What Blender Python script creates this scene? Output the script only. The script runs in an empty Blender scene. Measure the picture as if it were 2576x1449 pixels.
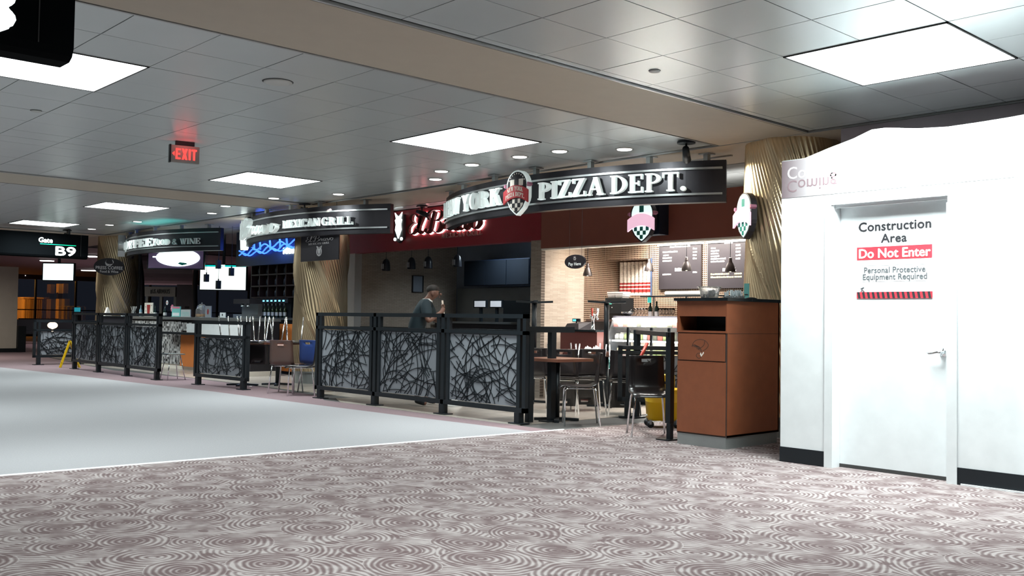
import bpy, bmesh, math, random
from math import sin, cos, pi, radians, sqrt, atan2
from mathutils import Vector, Matrix
random.seed(7)
S = bpy.context.scene
COL = S.collection
# ---------------------------------------------------------------- camera, world, exposure
cd = bpy.data.cameras.new('camera'); cam = bpy.data.objects.new('camera', cd); COL.objects.link(cam)
cd.sensor_width = 36; cd.lens = 2440/2576*36; cd.clip_start = .05; cd.clip_end = 300
YAW, PIT, ROL = radians(42.8), radians(1.9), radians(.85)
fw = Vector((sin(YAW)*cos(PIT), cos(YAW)*cos(PIT), sin(PIT)))
rt = Vector((cos(YAW), -sin(YAW), 0)); up = rt.cross(fw)
rt, up = cos(ROL)*rt + sin(ROL)*up, -sin(ROL)*rt + cos(ROL)*up
cam.matrix_world = Matrix(((rt.x, up.x, -fw.x, 0), (rt.y, up.y, -fw.y, 0), (rt.z, up.z, -fw.z, 1.2), (0, 0, 0, 1)))
S.camera = cam
S.view_settings.view_transform = 'Standard'; S.view_settings.look = 'None'
S.view_settings.exposure = 0.0; S.view_settings.gamma = 1; S.view_settings.use_curve_mapping = False
try: S.cycles.use_denoising = True
except Exception: pass
W = bpy.data.worlds.new('World'); S.world = W; W.use_nodes = True
W.node_tree.nodes['Background'].inputs[0].default_value = (.05, .06, .09, 1)
W.node_tree.nodes['Background'].inputs[1].default_value = .15

def area(name, loc, size, watts, col=(1, 1, 1), spread=150, rot=(0, 0, 0), sy=None):
    l = bpy.data.lights.new(name, 'AREA'); l.shape = 'RECTANGLE'; l.size = size; l.size_y = sy or size
    l.energy = watts; l.color = col; l.spread = radians(spread)
    o = bpy.data.objects.new(name, l); o.location = loc; o.rotation_euler = rot; COL.objects.link(o); return o
def spot(name, loc, target, watts, col=(1, .95, .85), ang=45, blend=.6, rad=.03):
    l = bpy.data.lights.new(name, 'SPOT'); l.energy = watts; l.color = col; l.spot_size = radians(ang); l.spot_blend = blend; l.shadow_soft_size = rad
    o = bpy.data.objects.new(name, l); o.location = loc
    o.rotation_euler = (Vector(target)-Vector(loc)).to_track_quat('-Z', 'Y').to_euler(); COL.objects.link(o); return o
def point(name, loc, watts, col=(1, 1, 1), rad=.05):
    l = bpy.data.lights.new(name, 'POINT'); l.energy = watts; l.color = col; l.shadow_soft_size = rad
    o = bpy.data.objects.new(name, l); o.location = loc; COL.objects.link(o); return o
CEIL = 3.2
COOL = (.90, 1.0, .98)
# fluorescent troffers: (x0, x1, y0, y1)
TROFF = [(6.36, 7.58, 2.70, 3.92), (6.37, 7.57, 7.72, 8.95), (6.37, 7.57, 12.30, 13.51), (6.37, 7.57, 17.56, 18.70), (6.40, 7.60, 22.40, 23.52),
         (1.87, 3.11, 7.70, 8.92)]
TROFF_HID = [(1.87, 3.11, 2.70, 3.92), (1.87, 3.11, 12.30, 13.51), (1.87, 3.11, 17.56, 18.7), (1.87, 3.11, 22.4, 23.52)]
for k, (a, b, c, d) in enumerate(TROFF+TROFF_HID):
    area('troffer_light', ((a+b)/2, (c+d)/2, CEIL-.012), 1.15, 250 if k == 0 else 84, COOL, 172 if k == 0 else 140)
CANS = [(8.07, 8.61), (8.12, 7.98), (8.53, 7.33), (8.07, 9.51), (8.15, 10.24), (8.56, 10.89), (8.55, 13.40), (8.12, 14.72), (8.11, 16.46), (8.5, 17.82), (8.2, 20.72), (8.08, 22.0), (8.2, 23.43)]
for x, y in CANS:
    spot('can_light', (x, y, CEIL-.02), (x, y, 0), 34, (1, .97, .92), 84, .6, .06)
# sign spots from track heads
for (x, y), (tx, ty) in (((8.0, 8.0), (8.8, 8.1)), ((8.0, 9.6), (8.8, 9.6)), ((8.3, 10.6), (9.0, 10.7)), ((8.25, 7.0), (9.1, 7.3)),
                         ((8.0, 15.0), (8.75, 15.2)), ((8.1, 16.3), (8.8, 16.3)), ((8.15, 14.1), (8.95, 14.1)), ((8.2, 21.2), (8.9, 21.4)), ((8.3, 22.7), (8.9, 22.7))):
    spot('sign_spot', (x, y, CEIL-.10), (tx, ty, 2.8), 26, (.92, 1, .98), 75, .8, .04)
spot('column_spot', (8.85, 6.9, 3.05), (9.15, 5.9, 2.3), 200, (1, .9, .72), 60, .7)
spot('column_spot', (8.9, 14.2, 3.05), (9.35, 15.4, 1.5), 200, (1, .9, .72), 55, .7)
# shop interiors, with added fill lights
area('pizza_ceiling_light', (11.4, 9.0, 2.55), .5, 85, (1, .92, .84), 140, (0, radians(0), 0), 2.4)
area('menu_wash_light', (11.75, 8.9, 2.54), .12, 40, (1, .93, .82), 120, (0, radians(-35), 0), 1.9)
spot('dining_fill_spot', (9.5, 7.5, 3.1), (9.2, 7.6, 0), 420, (1, .96, .9), 72, .5, .08)  # added spots without fixtures, they brighten the floor among the tables
spot('dining_fill_spot', (9.8, 9.4, 3.1), (9.9, 9.2, 0), 120, (1, .96, .9), 66, .5, .08)
spot('dining_fill_spot', (9.6, 17.6, 3.1), (9.0, 17.3, 0), 300, (.92, .98, 1), 72, .5, .08)
for z_ in (1.225, .915, .685): area('case_light', (11.22, 9.05, z_), .10, 9, (1, .98, .93), 170, (0, 0, 0), 1.4)
area('kitchen_light', (12.2, 13.6, 2.68), .3, 38, (.75, .9, 1), 150, (0, 0, 0), 1)
spot('wall_washer', (11.0, 10.3, 2.6), (11.4, 10.85, 1.4), 26, (1, .82, .62), 95, .8)
area('added_uplight', (10.95, 7.8, 2.75), .25, 22, (1, .97, .93), 150, (pi, 0, 0), 4.5)  # added unseen light, brightens the ceiling tiles behind the brown fascia
area('bar_light', (10.3, 19.4, 2.9), .6, 8, (.35, .6, 1), 150, (0, 0, 0), 1.5)
area('pier_fill', (6.4, 28.4, 3.1), 1.2, 110, (1, .95, .85), 160)  # added light hidden by the gate sign, brightens the beige pier
area('far_hall_light', (15, 38, 3.1), 1.2, 260, (1, .85, .85), 160, (0, 0, 0), 6)
point('sodium_lamp', (13.5, 55.5, 3.0), 420, (1, .45, .08), .3)
point('sodium_lamp', (17.5, 55.0, 3.4), 420, (1, .45, .08), .3)

# ---------------------------------------------------------------- materials
MATS = {}
def mat(name, col, rough=.5, metal=0, var=.06, vs=6, emit=None, es=1, alpha=None, trans=0, ior=1.45, bump=0, bs=40, coat=0, col2=None, spec=None):
    if name in MATS: return MATS[name]
    m = bpy.data.materials.new(name); m.use_nodes = True; nt = m.node_tree; N = nt.nodes; L = nt.links
    b = N['Principled BSDF']; c = (*col, 1) if len(col) == 3 else col
    tc = N.new('ShaderNodeTexCoord'); nz = N.new('ShaderNodeTexNoise'); nz.inputs['Scale'].default_value = vs; nz.inputs['Detail'].default_value = 4
    L.new(tc.outputs['Object'], nz.inputs['Vector'])
    rp = N.new('ShaderNodeMix'); rp.data_type = 'RGBA'
    d = col2 if col2 else tuple(max(0, x*(1-var*2)) for x in c[:3])
    e = c[:3] if col2 else tuple(min(1, x*(1+var)) for x in c[:3])
    rp.inputs[6].default_value = (*d, 1); rp.inputs[7].default_value = (*e, 1)
    L.new(nz.outputs['Fac'], rp.inputs[0]); L.new(rp.outputs[2], b.inputs['Base Color'])
    b.inputs['Roughness'].default_value = rough; b.inputs['Metallic'].default_value = metal
    if spec is not None: b.inputs['Specular IOR Level'].default_value = spec
    if coat: b.inputs['Coat Weight'].default_value = coat; b.inputs['Coat Roughness'].default_value = .15
    if trans: b.inputs['Transmission Weight'].default_value = trans; b.inputs['IOR'].default_value = ior
    if alpha is not None: b.inputs['Alpha'].default_value = alpha
    if emit: b.inputs['Emission Color'].default_value = (*emit, 1); b.inputs['Emission Strength'].default_value = es
    if bump:
        bn = N.new('ShaderNodeTexNoise'); bn.inputs['Scale'].default_value = bs; bp = N.new('ShaderNodeBump'); bp.inputs['Strength'].default_value = bump
        L.new(tc.outputs['Object'], bn.inputs['Vector']); L.new(bn.outputs['Fac'], bp.inputs['Height']); L.new(bp.outputs['Normal'], b.inputs['Normal'])
    MATS[name] = m; return m

m_black = mat('black_metal', (.012, .017, .022), .42, .3)
m_dark = mat('dark_panel', (.03, .028, .035), .5, .2)
m_signdark = mat('sign_charcoal', (.035, .034, .042), .38, .4)
m_chrome = mat('chrome', (.8, .82, .84), .12, 1)
m_alu = mat('brushed_aluminium', (.62, .66, .67), .3, .9)
m_steel = mat('stainless', (.35, .38, .4), .35, .9)
m_white = mat('white_paint', (.82, .86, .88), .55)
m_whitewall = mat('white_wall', (.86, .90, .92), .7, bump=.05, bs=90)
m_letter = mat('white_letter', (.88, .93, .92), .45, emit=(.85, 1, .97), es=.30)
m_lit = mat('lit_white', (.9, .95, .95), .4, emit=(.92, 1, 1), es=1.4)
m_diff = mat('troffer_diffuser', (.9, .9, .9), .5, emit=(.93, 1, 1), es=4.0, var=0)
m_can = mat('can_lens', (.9, .9, .9), .5, emit=(1, .98, .93), es=5, var=0)
m_screen = mat('screen_glow', (.6, .8, .8), .3, emit=(.8, 1, .98), es=2.2, var=0)
m_screen2 = mat('menu_screen_glow', (.6, .8, .8), .3, emit=(.9, 1, .94), es=1.5, var=.02)
m_beige = mat('beige_soffit', (.46, .395, .315), .6, var=.04)
m_beigewall = mat('beige_wall', (.50, .46, .40), .8, var=.05, bump=.1)
m_ceil = mat('ceiling_panel_metal', (.55, .585, .59), .30, .25, var=.03, vs=2)
m_ceil.node_tree.nodes['Principled BSDF'].inputs['Specular IOR Level'].default_value = .6
m_joint = mat('joint_dark', (.05, .05, .05), .8)
m_trimmetal = mat('ceiling_trim', (.45, .45, .44), .35, .6)
m_red = mat('red_fascia', (.24, .012, .022), .5, var=.1, vs=3)
m_brown = mat('brown_fascia', (.24, .075, .05), .55, var=.08, vs=3)
m_stone = mat('stacked_stone', (.60, .46, .33), .85, var=.2, vs=14, bump=.3)
m_stoneshade = mat('stacked_stone_shaded', (.30, .26, .22), .85, var=.2, vs=14, bump=.3)  # same stone with the shade of its unlit face in the colour
m_grout = mat('grout_cream', (.62, .52, .42), .9)
m_groutdark = mat('grout_dark', (.05, .035, .03), .9)
m_wood = mat('cherry_veneer', (.26, .080, .034), .42, var=.12, vs=9)
m_orange = mat('orange_panel', (.62, .19, .04), .5, var=.05)
m_blackstone = mat('dark_stone_top', (.02, .026, .03), .15, var=.3)
m_grey = mat('kick_grey', (.35, .38, .38), .35, .6)
m_gold = mat('champagne_metal', (.84, .66, .42), .30, .9, var=.1, vs=1.5)
m_yellow = mat('yellow_plastic', (.80, .52, .01), .38)
m_redpl = mat('red_plastic', (.55, .05, .03), .4)
m_ply = mat('dark_ply_shell', (.014, .011, .012), .28, coat=.4)
m_plybr = mat('brown_ply_shell', (.10, .05, .038), .32, coat=.3)
m_table = mat('walnut_tabletop', (.16, .065, .042), .35, coat=.3)
m_skin = mat('skin', (.17, .08, .055), .55)
m_shirt = mat('teal_shirt', (.009, .022, .030), .8)
m_trouser = mat('dark_trousers', (.012, .014, .02), .85)
m_hair = mat('dark_hair', (.015, .011, .009), .7)
m_clear = mat('clear_plastic', (.9, .93, .95), .12, trans=.85, alpha=.75)
m_glass = mat('drinking_glass', (.95, .97, .98), .03, trans=1)
m_frost = mat('frosted_sheet', (.25, .27, .30), .45, var=.08, vs=2)
m_paper = mat('paper', (.8, .8, .78), .8)
m_teal = mat('teal_card', (.2, .62, .58), .6)
m_pink = mat('pink_card', (.75, .22, .33), .6)
m_print_black = mat('print_black', (.02, .02, .025), .6)
m_print_red = mat('print_red', (.72, .03, .05), .6)
m_print_grey = mat('print_grey', (.10, .11, .12), .6)
m_print_lgrey = mat('print_light_grey', (.66, .66, .68), .6)
m_blueneon = mat('blue_neon', (.05, .15, 1), .4, emit=(.03, .12, 1), es=3.5, var=0)
m_redled = mat('red_led', (1, .05, .05), .4, emit=(1, .06, .05), es=1.6, var=0)
m_halo = mat('halo_pink', (1, .6, .6), .4, emit=(1, .62, .62), es=5, var=0)
m_whitehalo = mat('emblem_glow', (1, 1, 1), .4, emit=(.88, 1, .97), es=3, var=0)
m_darkred = mat('dark_red_letter', (.10, .012, .012), .4)
m_navy = mat('navy_wall', (.006, .014, .035), .5)
m_tan = mat('tan_brick', (.30, .22, .16), .85, var=.15, vs=10, bump=.2)
m_greywall = mat('kitchen_grey', (.25, .28, .33), .7)
m_plastic = mat('plastic_sheeting', (.75, .84, .86), .4, var=.06, vs=3, trans=.15)
m_green = mat('green_line', (0, .6, .3), .5, emit=(0, .75, .35), es=1.2, var=0)
m_mauve = mat('mauve_band', (.21, .145, .16), .95, var=.12, vs=40)
m_conc = mat('shop_tile', (.40, .36, .32), .24, var=.10, vs=5)
m_purple = mat('purple_panel', (.16, .11, .20), .4, emit=(.25, .18, .33), es=.12)
m_menu = mat('menu_charcoal', (.028, .024, .030), .5)
m_maroon = mat('maroon_print', (.35, .03, .03), .5)
m_cream = mat('cream_face', (.85, .80, .72), .5)
m_cableblue = mat('blue_back', (.02, .05, .2), .5)

# patterned carpet: overlapping rings
def carpet():
    m = bpy.data.materials.new('swirl_carpet'); m.use_nodes = True; nt = m.node_tree; N = nt.nodes; L = nt.links; b = N['Principled BSDF']
    tc = N.new('ShaderNodeTexCoord'); mp = N.new('ShaderNodeMapping'); mp.inputs['Rotation'].default_value = (0, 0, radians(14)); mp.inputs['Scale'].default_value = (1, .86, 1)
    L.new(tc.outputs['Object'], mp.inputs[0])
    dn = N.new('ShaderNodeTexNoise'); dn.inputs['Scale'].default_value = 3.2; dn.inputs['Detail'].default_value = 1
    L.new(mp.outputs[0], dn.inputs['Vector'])
    ds = N.new('ShaderNodeVectorMath'); ds.operation = 'SCALE'; ds.inputs['Scale'].default_value = .10; L.new(dn.outputs['Color'], ds.inputs[0])
    ad = N.new('ShaderNodeVectorMath'); L.new(mp.outputs[0], ad.inputs[0]); L.new(ds.outputs[0], ad.inputs[1])
    def math_(op, a, bb=None):
        n = N.new('ShaderNodeMath'); n.operation = op
        for i, x in enumerate((a, bb)):
            if x is None: continue
            if isinstance(x, (int, float)): n.inputs[i].default_value = x
            else: L.new(x, n.inputs[i])
        return n.outputs[0]
    def rings(scale, freq, rnd, off):
        o = N.new('ShaderNodeVectorMath'); o.inputs[1].default_value = (off, off*.7, 0); L.new(ad.outputs[0], o.inputs[0])
        v = N.new('ShaderNodeTexVoronoi'); v.voronoi_dimensions = '2D'; v.inputs['Scale'].default_value = scale; v.inputs['Randomness'].default_value = rnd; L.new(o.outputs[0], v.inputs['Vector'])
        return v.outputs['Distance'], math_('SINE', math_('MULTIPLY', v.outputs['Distance'], freq))
    d1, r1 = rings(2.15, 92, .5, 0)
    d2, r2 = rings(2.7, 74, .8, 3.3)
    big = math_('LESS_THAN', d1, .42)
    sel = N.new('ShaderNodeMix'); L.new(big, sel.inputs[0]); L.new(r2, sel.inputs[2]); L.new(r1, sel.inputs[3])
    nz = N.new('ShaderNodeTexNoise'); nz.inputs['Scale'].default_value = 9; nz.inputs['Detail'].default_value = 2; L.new(mp.outputs[0], nz.inputs['Vector'])
    br = math_('MULTIPLY', math_('SUBTRACT', nz.outputs['Fac'], .5), 3.0)
    ctr = math_('MULTIPLY', math_('MINIMUM', math_('SUBTRACT', d1, .26), .16), 1.5)
    dsp, _r = rings(3.3, 1, 1, 7.7); acc = math_('MULTIPLY', math_('LESS_THAN', dsp, .10), -.8)
    br = math_('ADD', br, math_('ADD', ctr, acc))
    val = math_('ADD', math_('MULTIPLY', sel.outputs[0], .62), br)
    f = math_('MULTIPLY', math_('ADD', val, 1.0), .5)
    cr = N.new('ShaderNodeValToRGB'); e = cr.color_ramp.elements
    e[0].position = .24; e[0].color = (.155, .112, .114, 1); e[1].position = .92; e[1].color = (.41, .365, .36, 1)
    q = cr.color_ramp.elements.new(.58); q.color = (.25, .205, .205, 1)
    L.new(f, cr.inputs[0])
    fine = N.new('ShaderNodeTexNoise'); fine.inputs['Scale'].default_value = 420; fine.inputs['Detail'].default_value = 1; L.new(tc.outputs['Object'], fine.inputs['Vector'])
    mx = N.new('ShaderNodeMix'); mx.data_type = 'RGBA'; mx.blend_type = 'MULTIPLY'; mx.inputs[0].default_value = .7
    cf = N.new('ShaderNodeValToRGB'); cf.color_ramp.elements[0].color = (.6, .6, .6, 1); cf.color_ramp.elements[0].position = .3; cf.color_ramp.elements[1].color = (1.15, 1.15, 1.15, 1); cf.color_ramp.elements[1].position = .7
    L.new(fine.outputs['Fac'], cf.inputs[0]); L.new(cr.outputs[0], mx.inputs[6]); L.new(cf.outputs[0], mx.inputs[7]); L.new(mx.outputs[2], b.inputs['Base Color'])
    b.inputs['Roughness'].default_value = .95; b.inputs['Specular IOR Level'].default_value = .1
    return m
m_carpet = carpet()
m_carpet2 = mat('pale_carpet', (.37, .37, .385), .95, var=.10, vs=75, col2=(.27, .265, .28), spec=.1)
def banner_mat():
    m = mat('mauve_banner_light_wash', (.3, .2, .22), .5); nt = m.node_tree; N = nt.nodes; L = nt.links
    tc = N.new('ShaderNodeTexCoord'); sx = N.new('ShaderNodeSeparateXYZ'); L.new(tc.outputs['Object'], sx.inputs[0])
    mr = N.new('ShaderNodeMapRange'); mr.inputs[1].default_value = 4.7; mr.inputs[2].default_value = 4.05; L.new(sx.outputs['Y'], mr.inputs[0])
    cr = N.new('ShaderNodeValToRGB'); cr.color_ramp.elements[0].color = (.15, .10, .115, 1); cr.color_ramp.elements[1].color = (.70, .70, .72, 1)  # pale end paints the ceiling light's washout into the banner colour
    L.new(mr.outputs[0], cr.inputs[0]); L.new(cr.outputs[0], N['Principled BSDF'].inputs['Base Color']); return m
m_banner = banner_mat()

# ---------------------------------------------------------------- mesh helpers
class MB:
    def __init__(s): s.v = []; s.f = []
    def add(s, vs, fs):
        n = len(s.v); s.v += [tuple(p) for p in vs]; s.f += [tuple(i+n for i in q) for q in fs]; return s
    def hexa(s, p): return s.add(p, [(0, 3, 2, 1), (4, 5, 6, 7), (0, 1, 5, 4), (1, 2, 6, 5), (2, 3, 7, 6), (3, 0, 4, 7)])
    def box(s, x0, y0, z0, x1, y1, z1):
        if x0 > x1: x0, x1 = x1, x0
        if y0 > y1: y0, y1 = y1, y0
        if z0 > z1: z0, z1 = z1, z0
        return s.hexa([(x0, y0, z0), (x1, y0, z0), (x1, y1, z0), (x0, y1, z0), (x0, y0, z1), (x1, y0, z1), (x1, y1, z1), (x0, y1, z1)])
    def bar(s, a, b, w, h):   # bar along a-b; w horizontal, h vertical-ish
        a = Vector(a); b = Vector(b); d = (b-a).normalized(); z = Vector((0, 0, 1)) if abs(d.z) < .9 else Vector((1, 0, 0))
        r = d.cross(z).normalized(); u = r.cross(d); r = r*w/2; u = u*h/2
        return s.hexa([a-r-u, a+r-u, b+r-u, b-r-u, a-r+u, a+r+u, b+r+u, b-r+u])
    def tube(s, path, r, n=8, cap=True):
        P = [Vector(p) for p in path]; rings = []; prev = None
        for i, p in enumerate(P):
            t = (P[min(i+1, len(P)-1)]-P[max(i-1, 0)]).normalized()
            if prev is None: a = t.orthogonal().normalized()
            else: a = (prev-t*prev.dot(t)).normalized()
            prev = a; b = t.cross(a); rr = r[i] if isinstance(r, (list, tuple)) else r
            rings.append([p+(a*cos(2*pi*k/n)+b*sin(2*pi*k/n))*rr for k in range(n)])
        vs = [q for R in rings for q in R]; fs = []
        for i in range(len(P)-1):
            for k in range(n): fs.append((i*n+k, i*n+(k+1) % n, (i+1)*n+(k+1) % n, (i+1)*n+k))
        if cap: fs.append(tuple(range(n-1, -1, -1))); fs.append(tuple((len(P)-1)*n+k for k in range(n)))
        return s.add(vs, fs)
    def lathe(s, prof, c=(0, 0, 0), n=16, cap=True):
        vs = []; fs = []
        for r, z in prof:
            for k in range(n): vs.append((c[0]+r*cos(2*pi*k/n), c[1]+r*sin(2*pi*k/n), c[2]+z))
        for i in range(len(prof)-1):
            for k in range(n): fs.append((i*n+k, i*n+(k+1) % n, (i+1)*n+(k+1) % n, (i+1)*n+k))
        if cap: fs.append(tuple(range(n-1, -1, -1))); fs.append(tuple((len(prof)-1)*n+k for k in range(n)))
        return s.add(vs, fs)
    def ball(s, c, r, n=10, sq=(1, 1, 1)):
        pr = [(max(.001, r*sin(pi*i/(n//2+2))), -r*cos(pi*i/(n//2+2))) for i in range(n//2+3)]
        k0 = len(s.v); s.lathe(pr, (0, 0, 0), n)
        for i in range(k0, len(s.v)):
            x, y, z = s.v[i]; s.v[i] = (c[0]+x*sq[0], c[1]+y*sq[1], c[2]+z*sq[2])
        return s
    def prism(s, F, pts, w0, w1):      # 2-D polygon in a mapped frame, from depth w0 to w1
        n = len(pts); vs = [F(u, v, w0) for u, v in pts]+[F(u, v, w1) for u, v in pts]
        fs = [tuple(range(n)), tuple(range(2*n-1, n-1, -1))]+[((i+1) % n, i, n+i, n+(i+1) % n) for i in range(n)]
        return s.add(vs, fs)
    def build(s, name, m, parent=None, smooth=False, kind=None):
        me = bpy.data.meshes.new(name); off = Vector((0, 0, 0))
        if parent is not None:
            inv = wm(parent).inverted(); vs = [tuple(inv @ Vector(p)) for p in s.v]
        else: vs = s.v
        me.from_pydata(vs, [], s.f); me.materials.append(m)
        if smooth:
            for p in me.polygons: p.use_smooth = True
        me.update(); o = bpy.data.objects.new(name, me); COL.objects.link(o)
        if parent is not None: o.parent = parent
        if kind: o['kind'] = kind
        return o
def wm(o):
    M = Matrix.Translation(o.location) @ o.rotation_euler.to_matrix().to_4x4()
    return wm(o.parent) @ M if o.parent else M
def tag(o, label, cat, group=None, kind=None):
    o['label'] = label; o['category'] = cat
    if group: o['group'] = group
    if kind: o['kind'] = kind
    return o
def thing(name, label, cat, loc=(0, 0, 0), rz=0, group=None):
    o = bpy.data.objects.new(name, None); COL.objects.link(o); o.location = loc; o.rotation_euler = (0, 0, rz); o.empty_display_size = .1
    return tag(o, label, cat, group)
def struct(mb, name, m, parent=None):
    o = mb.build(name, m, parent)
    if parent is None: o['kind'] = 'structure'
    return o
def kids(o): return [c for c in bpy.data.objects if c.parent == o]
def dup(root, loc, rz=0, label=None, rot=None):
    def cp(o, par):
        c = o.copy(); COL.objects.link(c); c.parent = par
        for ch in KID.get(o.name) or kids(o): cp(ch, c)
        return c
    r = cp(root, None); r.location = loc; r.rotation_euler = rot or (0, 0, rz)
    if label: r['label'] = label
    return r
KID = {}
# mapped frames
def Fr(o, a=0, tilt=0):     # u along (cos a, sin a), v up, w out of the face
    o = Vector(o); U = Vector((cos(a), sin(a), 0)); Wd = Vector((sin(a), -cos(a), 0)); V = Vector((0, 0, 1))
    return lambda u, v, w=0: o+U*u+V*v+Wd*w
def FX(X, y0, z0): return Fr((X, y0, z0), -pi/2)
def FY(x0, Y, z0): return Fr((x0, Y, z0), 0)
def Farc(cx, cy, R):
    return lambda u, v, w=0: Vector((cx-(R+w)*cos(u/R), cy-(R+w)*sin(u/R), v))
CAMA = radians(-42.8)       # a face turned square to the hall's diagonal

# surveyed points: a sight line measured in the photograph meets a known plane of the building
def ray(px, py): return ((px-1288)/2440*rt-(py-724.5)/2440*up+fw)
def at(px, py, X=None, Y=None, Z=None, D=None):
    d = ray(px, py); O = Vector((0, 0, 1.2))
    t = X/d.x if X is not None else Y/d.y if Y is not None else (Z-1.2)/d.z if Z is not None else D
    return O+d*t

# ---- sans lettering
def text_pts(s, size, spacing=1.0):
    cu = bpy.data.curves.new('t', 'FONT'); cu.body = s; cu.size = size; cu.resolution_u = 3; cu.space_character = spacing
    ob = bpy.data.objects.new('t', cu); COL.objects.link(ob); bpy.context.view_layer.update()
    dg = bpy.context.evaluated_depsgraph_get(); me = bpy.data.meshes.new_from_object(ob.evaluated_get(dg))
    vs = [(v.co.x, v.co.y) for v in me.vertices]; fs = [tuple(p.vertices) for p in me.polygons]
    eb = {}
    for f in fs:
        for i in range(len(f)):
            k = (f[i], f[(i+1) % len(f)]); eb[k] = 1
    bd = [k for k in eb if (k[1], k[0]) not in eb]
    bpy.data.objects.remove(ob); bpy.data.curves.remove(cu); bpy.data.meshes.remove(me)
    return vs, fs, bd
def text(mb, s, F, u0, v0, size=None, width=None, w0=0, w1=.003, center=True, bold=0, flip=False, height=None, spacing=1.0):
    vs, fs, bd = text_pts(s, 1, spacing)
    xs = [p[0] for p in vs]; ys = [p[1] for p in vs]; x0, x1, y1 = min(xs), max(xs), max(ys)
    k = width/(x1-x0) if width else size; ky = (height/y1) if height else k
    off = (x0+x1)/2 if center else x0
    P = [((x-off)*k+u0, (-y if flip else y)*ky+v0) for x, y in vs]
    offs = [(0, 0)] if not bold else [(0, 0), (bold, 0), (-bold, 0), (0, bold), (0, -bold)]
    for n, (dx, dy) in enumerate(offs):
        w = w1+n*.00015; m = len(P)
        V = [F(x+dx, y+dy, w) for x, y in P]+[F(x+dx, y+dy, w0) for x, y in P]
        mb.add(V, fs+[(a, b, b+m, a+m) for a, b in bd])
    return mb
# ---- serif lettering built from slabs and bowls (cap height 1)
def ring(cx, cy, rx, ry, a0, a1, tx, ty, n=12):
    out = []
    for i in range(n):
        A, B = radians(a0+(a1-a0)*i/n), radians(a0+(a1-a0)*(i+1)/n)
        o = lambda t, f: (cx+(rx-tx*f)*cos(t), cy+(ry-ty*f)*sin(t))
        out.append([o(A, 0), o(B, 0), o(B, 1), o(A, 1)])
    return out
def R_(x0, y0, x1, y1): return [(x0, y0), (x1, y0), (x1, y1), (x0, y1)]
T, H, Sf = .2, .075, .08
def stem(x, w=T, y0=0, y1=1, bot=True, top=True, e=Sf):
    o = [R_(x, y0, x+w, y1)]
    if bot: o.append(R_(x-e, y0, x+w+e, y0+H))
    if top: o.append(R_(x-e, y1-H, x+w+e, y1))
    return o
def diag(xa, ya, xb, yb, w): return [[(xa, ya), (xa+w, ya), (xb+w, yb), (xb, yb)]]
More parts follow.
